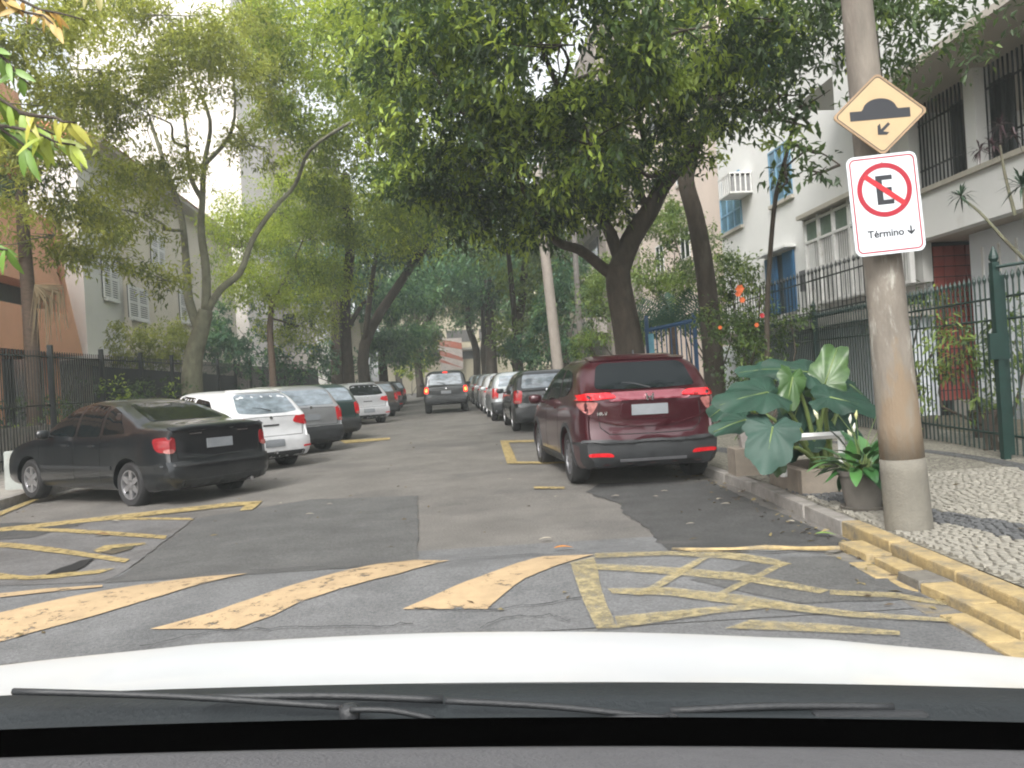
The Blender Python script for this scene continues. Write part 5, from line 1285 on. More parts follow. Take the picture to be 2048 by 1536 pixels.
# T1: big dark forked tree, right pavement
d = 17.3; X = lambda px, py, dd=d: P(px, py, dd)
b0 = X(1268, 800); b0.z = .2
tree('street_tree', 'large dark forked tree on the right pavement spreading over the street', [
    ([b0, X(1262, 720), X(1250, 640), X(1238, 575), X(1236, 530)], .33, .25),
    ([X(1236, 545), X(1262, 480), X(1300, 420), X(1330, 365), X(1385, 300, 17), X(1425, 210, 16.5), X(1450, 100, 16)], .24, .10),
    ([X(1238, 560), X(1205, 535), X(1160, 500, 17), X(1110, 480, 16.5), X(1060, 400, 16), X(1000, 300, 15.5)], .14, .05),
    ([X(1240, 520), X(1215, 455), X(1180, 410, 16.6), X(1150, 330, 16), X(1120, 200, 15)], .15, .06),
    ([X(1300, 425), X(1275, 370), X(1290, 300), X(1270, 200, 16)], .10, .05),
    ([X(1385, 300, 17), X(1330, 340), X(1290, 350, 16.4), X(1230, 300, 16)], .07, .03)],
    [BL(1120, 90, 12.5, 230, 170, 2.4), BL(900, 190, 14.5, 170, 170, 2.6), BL(1370, 60, 13, 190, 130, 2), BL(1010, 330, 15.5, 190, 110, 2), BL(1180, 290, 13.6, 130, 100, 1.6),
     BL(1290, 190, 15.5, 120, 90, 1.5), BL(1560, 40, 12.5, 150, 90, 1.8), BL(900, 380, 16, 130, 90, 1.6), BL(1120, 400, 16.4, 110, 60, 1.2), BL(1440, 190, 14.5, 90, 70, 1.1),
     BL(800, 80, 16, 130, 120, 2.2), BL(1000, -60, 12, 260, 120, 2.5), BL(1390, 290, 16.4, 60, 40, .6), BL(1050, 450, 17, 90, 50, 1.2), BL(1270, 330, 17.2, 60, 50, .8), BL(1200, 420, 17.5, 60, 40, .8)],
    'leaf_deep', leaf=(.17, .066), lai=5.4, tint0=.34, tvar=.28, bright=.26, droop=.35, clump_r=.24, per=16, boughs=26)
# T1b second dark trunk in the garden
d2 = 18.5; Y = lambda px, py, dd=d2: P(px, py, dd); b1 = Y(1432, 800); b1.z = .2
tree('garden_tree', 'dark leaning tree inside the garden, second trunk right of the forked tree', [
    ([b1, Y(1425, 700), Y(1412, 560), Y(1392, 440), Y(1372, 360), Y(1385, 300)], .25, .17),
    ([Y(1378, 345), Y(1400, 270), Y(1440, 200), Y(1500, 120, 17.5)], .14, .06),
    ([Y(1385, 310), Y(1350, 200), Y(1340, 80)], .13, .06),
    ([Y(1440, 200), Y(1500, 230, 17), Y(1560, 240, 15), Y(1620, 255, 13)], .05, .02)],
    [BL(1500, 120, 15, 100, 70, 1.3), BL(1420, 90, 17, 110, 90, 1.4), BL(1560, 190, 13, 60, 55, .8)],
    'leaf_deep', leaf=(.17, .062), lai=2.4, tint0=.3, bright=.08, clump_r=.25)
# loose dark spray hanging beside the signs
tree('slender_tree', 'thin bent tree whose dark leaf sprays hang beside the traffic signs', [
    ([Y(1535, 760, 14.5), Y(1535, 600, 14.5), Y(1548, 420, 14), Y(1565, 340, 13.5), Y(1590, 240, 13)], .05, .03),
    ([Y(1565, 340, 13.5), Y(1620, 300, 12.5), Y(1680, 330, 12)], .02, .01)],
    [BL(1590, 290, 12.5, 55, 50, .5), BL(1640, 345, 12, 38, 30, .4), BL(1575, 360, 13, 34, 40, .4), BL(1615, 215, 12.5, 50, 40, .5), BL(1530, 220, 13, 45, 34, .5)],
    'leaf_deep', leaf=(.17, .075), lai=1.7, tint0=.25, bright=.03, clump_r=.16, per=8)
# crown behind the utility pole, top right
tree('roadside_tree', 'dark leafy tree crown reaching out from beyond the white house, behind the utility pole', [
    ([G(1806, 850), P(1797, 700, 12), P(1762, 250, 11.4), P(1730, -60, 11)], .10, .07)],
    [BL(1700, 10, 11, 120, 80, 1.2), BL(1830, 70, 10.5, 110, 60, 1.0), BL(1930, 95, 10, 65, 35, .7), BL(1780, 130, 11, 50, 40, .5), BL(1790, -40, 10.5, 200, 70, 1.4)],
    'leaf_mid', leaf=(.13, .05), lai=2.4, tint0=.22, bright=.04, twigs=False)
# T4 yellow-green tree upper middle left
Z = lambda px, py, dd: P(px, py, dd)
b2 = Z(700, 760, 40); b2.z = rise(40)
tree('street_tree', 'tall yellow green tree filling the top left of centre', [
    ([b2, Z(690, 640, 39), Z(700, 500, 36), Z(690, 350, 33)], .30, .18)],
    [BL(640, 60, 27, 120, 90, 2.5), BL(750, 150, 25, 110, 120, 2.5), BL(620, 200, 29, 100, 90, 2.5), BL(740, 290, 28, 100, 90, 2.2), BL(540, 60, 30, 100, 80, 2.2), BL(720, 10, 24, 120, 60, 2), BL(640, 330, 31, 90, 80, 2), BL(820, 300, 27, 80, 90, 2), BL(700, 420, 33, 110, 70, 2.2), BL(830, 430, 30, 90, 70, 2)],
    'leaf_lime', leaf=(.20, .085), lai=4.2, tint0=.35, bright=.16, clump_r=.4, per=12)
# T2 lichen trunk tree, left pavement: sparse narrow leaves
d3 = 25.9; A = lambda px, py, dd=d3: P(px, py, dd); b3 = A(388, 800); b3.z = .25
tree('pavement_tree', 'pale lichen covered tree with several thin limbs and sparse narrow leaves, left pavement', [
    ([b3, A(384, 770), A(388, 710), A(402, 660), A(412, 620)], .36, .22),
    ([A(400, 665), A(378, 600), A(372, 520), A(362, 430), A(330, 330), A(300, 240)], .17, .05),
    ([A(412, 620), A(412, 540), A(402, 460), A(405, 400), A(408, 330), A(420, 240), A(380, 150)], .16, .04),
    ([A(412, 628), A(440, 580), A(480, 545), A(505, 480), A(545, 420), A(590, 370), A(620, 300, 24), A(700, 245, 22)], .13, .04),
    ([A(405, 400), A(380, 350), A(372, 260), A(355, 150)], .09, .03),
    ([A(408, 330), A(460, 270), A(470, 190), A(455, 90)], .08, .02)],
    [BL(300, 230, 23, 100, 110, 2), BL(410, 120, 24, 110, 90, 2), BL(200, 140, 21, 120, 110, 2), BL(140, 330, 19, 110, 90, 1.8), BL(320, 30, 22, 160, 80, 2), BL(520, 120, 27, 70, 100, 1.8), BL(250, 420, 23, 110, 70, 1.6),
     BL(110, 470, 20, 130, 60, 1.4), BL(330, 330, 25, 60, 50, 1.2), BL(60, 210, 19, 90, 120, 1.6), BL(230, 520, 21, 60, 35, .8), BL(330, 560, 22, 50, 30, .7), BL(500, 290, 26, 45, 50, 1), BL(80, 60, 18, 130, 90, 1.6)],
    'leaf_olive', bark='bark_lichen', leaf=(.19, .058), lai=3.3, tint0=.62, bright=.25, clump_r=.26, per=14, droop=.25, boughs=16)
# bluish crown piece on the long limb
tree('upper_tree', 'small blue green leaf mass at the end of the long leaning limb', [
    ([A(660, 330, 40), A(665, 280, 39), A(672, 250, 38)], .12, .05)],
    [BL(640, 235, 24, 65, 50, 1.0)], 'leaf_teal', leaf=(.17, .05), lai=2.4, tint0=.35, bright=.0, twigs=False) if False else None
# T3 dome of feathery lime foliage
b4 = Z(545, 790, 36); b4.z = rise(36)
tree('young_tree', 'bright green dome shaped tree with fine feathery foliage left of the street', [
    ([b4, Z(545, 740, 36), Z(540, 660, 36), Z(545, 600, 36)], .17, .12),
    ([Z(545, 605, 36), Z(500, 540, 36), Z(480, 480, 36)], .07, .03), ([Z(545, 605, 36), Z(580, 540, 36), Z(610, 470, 36)], .07, .03)],
    [BL(560, 420, 35, 110, 70, 2.5), BL(620, 480, 35, 100, 60, 2.5), BL(490, 480, 36, 70, 70, 2), BL(600, 560, 36, 110, 60, 2.3), BL(520, 560, 36, 80, 50, 2), BL(650, 410, 37, 60, 50, 1.6), BL(600, 650, 38, 80, 45, 1.5)],
    'leaf_lime', leaf=(.17, .06), lai=3.4, tint0=.5, bright=.2, clump_r=.45, per=16, bark='bark_brown')
# far canopy trees across the centre
far = [((650, 640), 46, 'teal street tree with dark trunk right of the feathery dome tree', 'leaf_teal', [(700, 520, 46, 110, 70, 3), (760, 570, 48, 90, 60, 2.5), (640, 560, 48, 60, 60, 2)], (686, 790)),
       (0, 55, 'dark green tree overhanging the left row in the middle distance', 'leaf_teal', [(790, 640, 54, 80, 70, 2.5), (740, 690, 53, 60, 40, 2), (850, 560, 58, 90, 60, 3), (800, 700, 52, 40, 40, 1.6)], (770, 790)),
       (0, 66, 'distant mid green tree closing the street above the far building', 'leaf_mid', [(900, 560, 66, 110, 70, 3.5), (830, 480, 62, 110, 60, 3), (960, 600, 70, 90, 40, 3), (840, 690, 60, 34, 44, 2)], (842, 770)),
       (0, 60, 'dark tree with branching trunks over the far right parked cars', 'leaf_teal', [(1000, 560, 56, 100, 70, 3), (960, 500, 52, 120, 60, 3), (1060, 600, 50, 60, 60, 2.5), (980, 630, 62, 70, 36, 2)], (975, 760)),
       (0, 44, 'leafy tree standing behind the concrete pole at right of centre', 'leaf_mid', [(1050, 520, 42, 80, 70, 2.2), (1010, 440, 38, 110, 60, 2.5), (1060, 640, 42, 50, 70, 1.8), (1020, 680, 46, 30, 50, 1.5), (1130, 560, 40, 60, 50, 1.8)], (1040, 760)),
       (0, 80, 'very distant green tree mass above the beige corner building', 'leaf_mid', [(860, 590, 84, 120, 50, 4), (940, 560, 82, 100, 50, 4), (780, 540, 80, 90, 60, 4)], (800, 765)),
       (0, 42, 'dense dark tree high over the middle of the street', 'leaf_deep', [(880, 450, 40, 130, 70, 3), (760, 470, 40, 90, 60, 2.5), (960, 400, 36, 120, 60, 2.5)], (735, 760))]
for i, (_, dd, lab, lm, bl2, tb) in enumerate(far):
    b5 = Z(tb[0], tb[1], dd); b5.z = rise(dd); c0 = Z(bl2[0][0], bl2[0][1], bl2[0][2]); mid = Z(tb[0]-6, 690, dd)
    tree('distant_tree', lab, [([b5, mid, Z((tb[0]+bl2[0][0])/2, (660+bl2[0][1])/2, dd), c0], .34, .16), ([mid, (mid+Z(bl2[1][0], bl2[1][1], bl2[1][2]))/2+Vector((0, 0, .4)), Z(bl2[1][0], bl2[1][1], bl2[1][2])], .18, .08)],
         [BL(*q) for q in bl2], lm, leaf=(.30, .13), lai=4.2, tint0=.5, bright=.2, boughs=14, clump_r=.5, per=12, group='trees lining the street in the distance', twigs=False)
for (px, dd, r_, lab) in ((678, 44, .42, 'thick black trunk standing against pale walls left of the street'), (955, 62, .3, 'leaning dark trunk at the far right end of the street'), (985, 58, .45, 'thick mottled trunk behind the far right parked cars')):
    b6 = Z(px, 790, dd); b6.z = rise(dd)
    tree('distant_tree', lab, [([b6, Z(px-3, 700, dd), Z(px-(20 if r_ < .35 else 4), 640, dd), Z(px-10, 560, dd)], r_, r_*.6)], [BL(px-10, 560, dd, 50, 34, 1.6)], 'leaf_teal', leaf=(.3, .13), lai=2.2, clump_r=.5, twigs=False)
# left brown palm-like trunk and dark foliage
b7 = P(68, 830, 20.5); b7.z = .2
pt_ = tree('palm_tree', 'brown ringed palm trunk with a hanging dry frond before the peach building', [([b7, P(64, 700, 20.5), P(56, 580, 20.5), P(46, 450, 20.5), P(40, 360, 20.5)], .19, .13)], [BL(60, 380, 20.5, 90, 40, 1.2)], 'leaf_mid', bark='bark_brown', leaf=(.22, .05), lai=2.2, tint0=.2, bright=.02)
mb = MB(); rr_ = random.Random(4); c = P(70, 570, 20.3)
for k in range(40):
    a = rr_.uniform(-.2, 1.0); e_ = c+Vector((a*.75, rr_.uniform(-.2, .2), -rr_.uniform(.9, 1.7)*(1-.35*a*a)))
    mb.tube([c, (c+e_)/2+Vector((.25*a+.08, 0, .25)), e_], [.02, .014, .004], 4)
mb.build('dry_frond', mat('dry_frond', (.22, .17, .10), .9, var=.25), pt_)
# shrubs and hedges
def shrub(label, blobs, lm, name='shrub', **kw):
    k = dict(leaf=(.09, .042), lai=3.2, tint0=.35, bright=.12, clump_r=.16, per=10); k.update(kw)
    t = thing(name, label, 'shrub'); V, F, T_ = crown_arrays([BL(*q) for q in blobs], **k); mesh_np('foliage', V, F, T_, M[lm], t)
    mb = MB(); rr_ = random.Random(len(label)); cs = [BL(*q)[0] for q in blobs]; g0 = min(cs, key=lambda c: c.z)
    g = Vector((g0.x, g0.y, rise(g0.y)+.1))
    for c in cs:
        mb.tube(smooth_path(wob(g+Vector((rr_.uniform(-.2, .2), 0, 0)), c, 3, .3, len(mb.v)), 2), list(np.linspace(.03, .01, 7)), 5)
    mb.build('stem', M['bark'], t); return t
shrub('tall light green bush behind the forked tree, in front of the pale pink wall', [(1350, 500, 23, 90, 70, 1.3), (1300, 590, 22, 60, 90, 1.2), (1400, 590, 22, 70, 80, 1.2), (1460, 560, 21, 40, 60, .9), (1340, 450, 24, 40, 40, .8)], 'leaf_mid', tint0=.5, bright=.25, leaf=(.13, .05))
shrub('yellowish bush between the thin grey pole and the forked tree trunk', [(1195, 620, 25, 40, 70, 1), (1180, 690, 24, 50, 30, .8), (1210, 540, 26, 30, 40, .8)], 'leaf_mid', tint0=.55, bright=.2, leaf=(.13, .05))
shrub('dark hedge along the pavement behind the second pole', [(1130, 640, 36, 50, 90, 1.4), (1090, 690, 38, 50, 60, 1.4), (1040, 700, 44, 30, 40, 1.5), (1140, 560, 36, 40, 50, 1.2)], 'leaf_teal', tint0=.35, leaf=(.2, .08))
fs = shrub('hibiscus hedge with orange and red flowers climbing over the iron fence', [(1500, 640, 15.5, 40, 45, .5), (1470, 690, 15, 60, 55, .6), (1540, 660, 15.5, 40, 35, .5), (1580, 640, 15.2, 40, 25, .4), (1430, 640, 17, 35, 40, .6), (1500, 730, 14.5, 60, 50, .5), (1520, 570, 16, 18, 40, .3)], 'leaf_mid', tint0=.3, bright=.18, lai=2.2, leaf=(.10, .05))
flm = mat('orange_petal', (.62, .13, .03), .6, var=.15); flr = mat('red_petal', (.55, .03, .04), .6)
def petals(c, r_, m, parent, n=6, nm='flower'):
    mb = MB(); rr_ = random.Random(int(c.x*100))
    for k in range(n):
        a = 2*math.pi*k/n; dd = Vector((math.cos(a), -.45, math.sin(a)))*r_; s_ = Vector((-math.sin(a), 0, math.cos(a)))*r_*.42
        mb.add([c, c+dd*.6+s_, c+dd+Vector((0, r_*.2, 0)), c+dd*.6-s_], [(0, 1, 2), (0, 2, 3)])
    return mb.build(nm, m, parent)
for px, py, r_, m in ((1479, 578, .085, flm), (1484, 600, .06, flm), (1524, 631, .05, flr), (1513, 650, .045, flm), (1440, 655, .04, flm), (1476, 588, .06, flm)): petals(P(px, py, 14.7), r_, m, fs)
shrub('dark garden shrubs behind the fence under the white house overhang', [(1930, 690, 10.6, 60, 60, .5), (1990, 760, 10.4, 60, 60, .5), (1880, 760, 11.5, 40, 60, .5), (2030, 680, 10.3, 50, 60, .5)], 'leaf_mid', tint0=.55, bright=.25, lai=1.6, leaf=(.12, .035))
shrub('small climbing plant with thin leaves on the iron fence right of the utility pole', [(1850, 610, 13, 40, 22, .3), (1885, 590, 12.5, 45, 24, .3), (1800, 640, 13.5, 20, 18, .3)], 'leaf_deep', lai=1.4, leaf=(.10, .03))
shrub('bushes with pale new growth behind the left fence', [(300, 700, 33, 60, 45, 1.2), (260, 690, 32, 40, 40, 1), (340, 680, 34, 40, 50, 1.2)], 'leaf_olive', tint0=.5, leaf=(.18, .06))
shrub('dark green bushes between the lichen covered tree and the thin brown trunk', [(470, 650, 38, 60, 60, 1.6), (440, 700, 36, 50, 50, 1.5), (490, 720, 37, 60, 50, 1.5), (600, 730, 40, 70, 40, 1.6), (660, 720, 44, 50, 40, 1.6), (700, 740, 46, 60, 30, 1.5)], 'leaf_teal', tint0=.3, leaf=(.22, .09), lai=2.8)
shrub('low ivy and undergrowth inside the left fence by the black saloon', [(20, 850, 19.5, 60, 60, .5), (120, 840, 20.5, 60, 60, .5), (220, 810, 22, 60, 50, .5), (320, 790, 24, 50, 40, .5)], 'leaf_deep', tint0=.2, leaf=(.12, .07), lai=1.6)
shrub('pale green bush standing beside the left row in the far distance', [(845, 700, 72, 30, 34, 2), (820, 740, 70, 30, 22, 1.5)], 'leaf_lime', tint0=.3, leaf=(.3, .13))
# palm in the garden
pm_ = thing('garden_palm', 'blue green fan of palm fronds behind the blue gate', 'palm'); c = P(1345, 650, 20.5)
stem = MB(); fol = MB(); rr_ = random.Random(8)
for k in range(13):
    a = R(-10+200*k/12); L_ = 1.7; tipd = Vector((math.cos(a), rr_.uniform(-.6, .3), .35+.75*math.sin(a)))*L_*.75
    pts = [c+tipd*t+Vector((0, 0, -.55*t*t)) for t in np.linspace(0, 1, 9)]
    stem.tube(pts, list(np.linspace(.02, .005, 9)), 5)
    for i in range(1, 9):
        for s_ in (-1, 1):
            q = pts[i]; dr = (pts[i]-pts[i-1]).normalized(); sd2 = dr.cross(Vector((0, 1, 0))).normalized()*s_
            for h_ in (0, .5):
                q2 = q.lerp(pts[i-1], h_); e_ = q2+(sd2*.42+dr*.25)*(1-.08*i)+Vector((0, 0, -.12)); n_ = dr*.018
                fol.add([q2-n_, q2+n_, e_], [(0, 1, 2)])
stem.build('frond_stem', M['leaf_teal'] if False else mat('frond_green', (.05, .10, .05), .6), pm_); fol.build('frond', mat('frond_blade', (.035, .09, .06), .5, var=.2), pm_)
MB().tube([Vector((c.x, c.y, .15)), c], [.14, .10], 10).build('trunk', M['bark_brown'], pm_)
# dark spiky dracaena plants and red-leaved plant, right edge
def dracaena(label, base, stempts, heads, lm, size=.3, n=34):
    t = thing('dracaena_plant', label, 'plant'); mb = MB(); mb.tube(smooth_path(stempts, 3), list(np.linspace(.022, .012, 3*(len(stempts)-1)+1)), 6); mb.build('stem', M['bark_lichen'], t)
    for h in heads:
        f = MB(); rr2 = random.Random(int(abs(h.x)*97))
        for k in range(n):
            u = Vector((rr2.gauss(0, 1), rr2.gauss(0, 1), rr2.gauss(.25, .8))).normalized(); L_ = size*rr2.uniform(.7, 1.1)
            s_ = u.cross(Vector((0, 0, 1))); s_ = (s_.normalized() if s_.length > .01 else Vector((1, 0, 0)))*size*.045
            m_ = h+u*L_*.55; e_ = h+u*L_-Vector((0, 0, L_*.25)); f.add([h-s_*.5, m_-s_, e_, m_+s_, h+s_*.5], [(0, 1, 2, 3, 4)])
        f.build('leaf_rosette', lm, t)
dg_ = mat('dracaena_green', (.03, .06, .035), .45, var=.3); dr_ = mat('dracaena_red', (.055, .03, .035), .45, var=.3)
dracaena('bare stemmed spiky plant crossing the white spandrel at far right', None, [P(2050, 520, 9.6), P(2010, 480, 9.6), P(1960, 425, 9.6), P(1925, 398, 9.6)], [P(1922, 392, 9.6)], dg_, .24)
dracaena('spiky plant cut by the right edge beside the white spandrel', None, [P(2060, 560, 9.4), P(2052, 460, 9.4), P(2046, 375, 9.4)], [P(2044, 370, 9.4)], dg_, .30)
dracaena('dark red leaved plant in front of the barred opening at the right edge', None, [P(2000, 420, 9.8) if False else P(2030, 430, 9.8), P(2010, 350, 9.8), P(2000, 290, 9.8)], [P(2000, 250, 9.8), P(1985, 290, 9.8), P(2030, 270, 9.8), P(1960, 300, 9.8)], dr_, .20, 26)

# overhanging branch of the near left tree, leaves built large
nt_ = thing('near_tree', 'nearest tree, reaching in from the left with large yellow green and orange leaves', 'tree')
MB().tube(smooth_path([Vector((-6.5, 5.2, .0)), Vector((-6.4, 5.2, 1.8)), Vector((-5.6, 5.3, 3.4)), Vector((-4.4, 5.4, 4.3))], 4), list(np.linspace(.2, .07, 13)), 12).build('trunk', M['bark'], nt_, True)
rr_ = random.Random(3)
def lobed(c, dirn, L_, wd, mb, nrm):
    side = dirn.cross(nrm).normalized(); vs = []; n = 7
    for i in range(n+1):
        t = i/n; hw = wd*math.sin(math.pi*min(1, t*.92+.05))**.8*(1-.25*t); sag = -nrm*0.22*L_*t*t
        p_ = c+dirn*L_*t+sag; vs += [p_-side*hw/2+nrm*hw*.12, p_, p_+side*hw/2+nrm*hw*.12]
    fs = []
    for i in range(n):
        a = 3*i; fs += [(a, a+1, a+4, a+3), (a+1, a+2, a+5, a+4)]
    mb.add(vs, fs)
def sprig(start, end, m, n, L_, wd, seed):
    rr2 = random.Random(seed); pts = wob(start, end, 5, .15, seed); MB().tube(pts, list(np.linspace(.014, .005, 6)), 6).build('branch', M['bark'], nt_, True)
    for k in range(n):
        t = rr2.uniform(.15, 1); i = min(4, int(t*5)); p_ = pts[i].lerp(pts[i+1], t*5-i)
        d_ = Vector((rr2.uniform(-.7, .9), rr2.uniform(-.5, .5), rr2.uniform(-1.1, -.1))).normalized()
        nn = Vector((rr2.uniform(-.4, .4), -1, rr2.uniform(.1, .9))); nn = (nn-d_*nn.dot(d_)).normalized()
        mb = MB(); lobed(p_, d_, L_*rr2.uniform(.7, 1.15), wd*rr2.uniform(.8, 1.1), mb, nn)
        o_ = mb.build('leaf', m, nt_, True)
ly = [mat('leaf_yg'+str(i), c_, .45, var=.12, scale=8) for i, c_ in enumerate([(.20, .30, .035), (.26, .32, .04), (.12, .22, .03), (.34, .33, .05)])]
lo_ = [mat('leaf_or'+str(i), c_, .5, var=.15, scale=8) for i, c_ in enumerate([(.36, .24, .06), (.42, .24, .05), (.24, .22, .06)])]
for m in ly+lo_:
    m.node_tree.nodes['Principled BSDF'].inputs['Subsurface Weight'].default_value = 0
sprig(P(-60, 150, 4.6), P(110, 270, 4.6), ly[0], 16, .17, .055, 1); sprig(P(-60, 230, 4.7), P(150, 290, 4.5), ly[1], 12, .17, .055, 2)
sprig(P(-60, 190, 4.8), P(60, 300, 4.7), ly[2], 14, .18, .06, 3); sprig(P(40, 225, 4.5), P(150, 245, 4.4), ly[3], 7, .14, .045, 4)
sprig(P(-60, 480, 5.0), P(15, 500, 5.0), ly[2], 9, .18, .05, 5)
sprig(P(-60, -40, 5.2), P(120, 60, 5.0), lo_[0], 16, .13, .05, 6); sprig(P(-20, -30, 5.2), P(170, 40, 5.0), lo_[1], 12, .13, .045, 7); sprig(P(60, -60, 5.4), P(210, -5, 5.2), lo_[2], 12, .14, .045, 8)
sprig(P(-60, 60, 5.0), P(60, 170, 5.0), ly[2], 16, .15, .05, 9)
tw = MB(); tw.tube([Vector((-4.4, 5.4, 4.3)), P(-60, -40, 5.2)], [.06, .03], 6); tw.tube([Vector((-5.6, 5.3, 3.4)), P(-60, 190, 4.8)], [.06, .02], 6); tw.tube([Vector((-6.0, 5.3, 2.6)), P(-60, 480, 5.0)], [.04, .02], 6); tw.build('limb', M['bark'], nt_)

# ------------------------------------------------------------------ planter, elephant ear plant, pot, frame
pln = thing('planter_box', 'low square concrete planter at the kerb holding the big leaved plant', 'planter')
gx0, gx1, gy0, gy1, pz0, pz1 = 2.66, 3.62, 7.75, 8.75, .105, .345
M['planter'] = mat('planter_concrete', (.21, .18, .145), .9, var=.15, scale=6, bump=.5, bscale=50, col2=(.14, .13, .10), c2amt=.35)
for (nm, x0, x1, y0, y1) in (('wall', gx0, gx1, gy0, gy0+.09), ('wall', gx0, gx1, gy1-.09, gy1), ('wall', gx0, gx0+.09, gy0+.092, gy1-.092), ('wall', gx1-.09, gx1, gy0+.092, gy1-.092)):
    MB().box(((x0+x1)/2, (y0+y1)/2, (pz0+pz1)/2), (x1-x0, y1-y0, pz1-pz0)).build('planter_wall', M['planter'], pln, bevel=.01)
MB().box(((gx0+gx1)/2, (gy0+gy1)/2, pz1-.10), (gx1-gx0-.19, gy1-gy0-.19, .06)).build('soil', M['earth'], pln)
wf = thing('planter_railing', 'white painted square tube railing standing in the planter', 'railing')
def fbox(a, b, r_=.028): MB().tube([a, b], r_*1.2, 4).build('tube', M['white_metal'], wf)
q0 = Vector((P(1568, 955, 7.85).x, 7.85, pz1-.06)); zt_ = P(1568, 876, 7.85).z
fbox(q0, Vector((q0.x, 7.85, zt_+.01))); q1 = P(1688, 872, 7.85); fbox(Vector((q0.x-.03, 7.85, zt_)), Vector((q1.x, 7.85, zt_+.0)))
fbox(Vector((q1.x-.03, 7.85, pz1-.06)), Vector((q1.x-.03, 7.85, zt_-.03)))
q2 = P(1523, 945, 8.6); fbox(Vector((q2.x+.03, 8.6, pz1-.06)), Vector((q2.x+.03, 8.6, zt_-.05)), .014); fbox(Vector((q2.x+.03, 8.6, zt_-.03)), Vector((q0.x, 7.85, zt_-.02)), .014)
el = thing('elephant_ear_plant', 'huge blue green elephant ear plant growing from the planter by the kerb', 'plant')
M['ear_dark'] = mat('ear_blue_green', (.020, .050, .034), .5, spec=.2, var=.3, scale=5, bump=.25, bscale=14, col2=(.035, .065, .05), c2amt=.35)
M['ear_bright'] = mat('ear_fresh_green', (.035, .08, .02), .38, var=.25, scale=5, bump=.25, bscale=14, col2=(.09, .16, .05), c2amt=.3)
M['ear_pale'] = mat('ear_pale', (.035, .07, .055), .5, spec=.2, var=.2, scale=4, bump=.3, bscale=14)
M['petiole'] = mat('petiole', (.16, .22, .07), .5, var=.15)
def ear(c, tip, nrm, L_, wd, m, wav=.05, seed=0):
    """heart-shaped blade: c = where the stalk joins, tip direction, face normal"""
    rr2 = random.Random(seed); tip = tip.normalized(); nrm = (nrm-tip*nrm.dot(tip)).normalized(); sd2 = tip.cross(nrm)
    NA, NR = 72, 8; vs = [c]; fs = []
    for j in range(1, NR+1):
        for i in range(NA):
            th_ = 2*math.pi*i/NA; ct, st = math.cos(th_), math.sin(th_)
            # heart outline, th=0 at the tip
            r_ = (0.62+.38*max(0, ct)**3)*L_ if ct > 0 else (.62-.06*ct)*L_*(1-.62*max(0, -ct)**9)
            xx = ct*r_*(1.0 if ct > 0 else .72); yy = st*r_*wd/L_/.62*.5*(1.08 if ct < .2 else 1)
            k = j/NR; e_ = 1+wav*math.sin(9*th_+seed)*(k**4)+.02*math.sin(23*th_)*(k**6)
            x2, y2 = xx*k*e_, yy*k*e_
            h = -.10*L_*(k**2)*(1.1-.3*ct)+.045*L_*math.sin(7*th_+seed)*k**3+abs(st)*.10*L_*k-.10*L_*max(0, ct)*k*k
            vein = .013*L_*math.cos(14*th_)*k*(1-.3*k)-.03*L_*math.exp(-(math.sin(th_/2)*6)**2)*k
            vs.append(c+tip*x2+sd2*y2+nrm*(h+vein))
    for i in range(NA): fs.append((0, 1+i, 1+(i+1) % NA))
    for j in range(NR-1):
        for i in range(NA):
            a = 1+j*NA+i; b = 1+j*NA+(i+1) % NA; fs.append((a, a+NA, b+NA, b))
    mb = MB(); mb.add(vs, fs); o_ = mb.build('leaf', m, el, True)
    v2 = MB(); v2.tube([c+nrm*.004, c+tip*L_*.5-nrm*.06*L_, c+tip*L_*.92-nrm*.17*L_], [.009, .006, .002], 5); v2.build('midrib', M['petiole'], o_, True)
    return o_
root_ = Vector((3.05, 8.25, .28))
V3 = Vector
ears = [((1535, 785), 7.7, V3((-1, -.2, -.05)), V3((-.1, -.65, .75)), .46, .42, 'ear_dark'),
        ((1545, 855), 7.5, V3((-.35, -.5, -.75)), V3((-.2, -.9, .4)), .40, .42, 'ear_pale'),
        ((1618, 745), 8.1, V3((-.85, .1, .25)), V3((0, -.6, .8)), .44, .36, 'ear_dark'),
        ((1650, 768), 8.0, V3((.42, .1, .95)), V3((-.35, -.9, .1)), .40, .34, 'ear_bright'),
        ((1585, 755), 7.9, V3((-.3, -.4, -.75)), V3((.25, -.8, .5)), .34, .24, 'ear_bright'),
        ((1660, 795), 7.6, V3((1, -.3, -.22)), V3((.1, -.6, .8)), .46, .34, 'ear_dark'),
        ((1600, 800), 8.3, V3((-.4, -.5, -.55)), V3((0, -.7, .7)), .40, .36, 'ear_dark'),
        ((1490, 840), 8.3, V3((-1, -.2, -.15)), V3((0, -.6, .8)), .34, .26, 'ear_dark'),
        ((1640, 850), 8.2, V3((-.5, -.4, -.5)), V3((.1, -.8, .6)), .32, .28, 'ear_dark'),
        ((1700, 770), 8.4, V3((.7, .3, -.4)), V3((.3, -.6, .7)), .34, .28, 'ear_dark'),
        ((1610, 775), 8.6, V3((.2, .3, .5)), V3((0, -.8, .6)), .36, .32, 'ear_dark'),
        ((1560, 740), 8.5, V3((-.6, .2, .1)), V3((.1, -.55, .8)), .40, .36, 'ear_dark'),
        ((1590, 850), 8.4, V3((-.2, -.4, -.8)), V3((.2, -.8, .4)), .34, .32, 'ear_dark'),
        ((1675, 830), 8.5, V3((.5, -.3, -.7)), V3((.2, -.8, .5)), .34, .30, 'ear_dark'),
        ((1470, 800), 8.5, V3((-.8, .2, -.4)), V3((-.2, -.7, .6)), .30, .28, 'ear_dark'),
        ((1555, 905), 7.6, V3((-.1, -.4, -.8)), V3((0, -.9, .3)), .20, .17, 'ear_bright')]
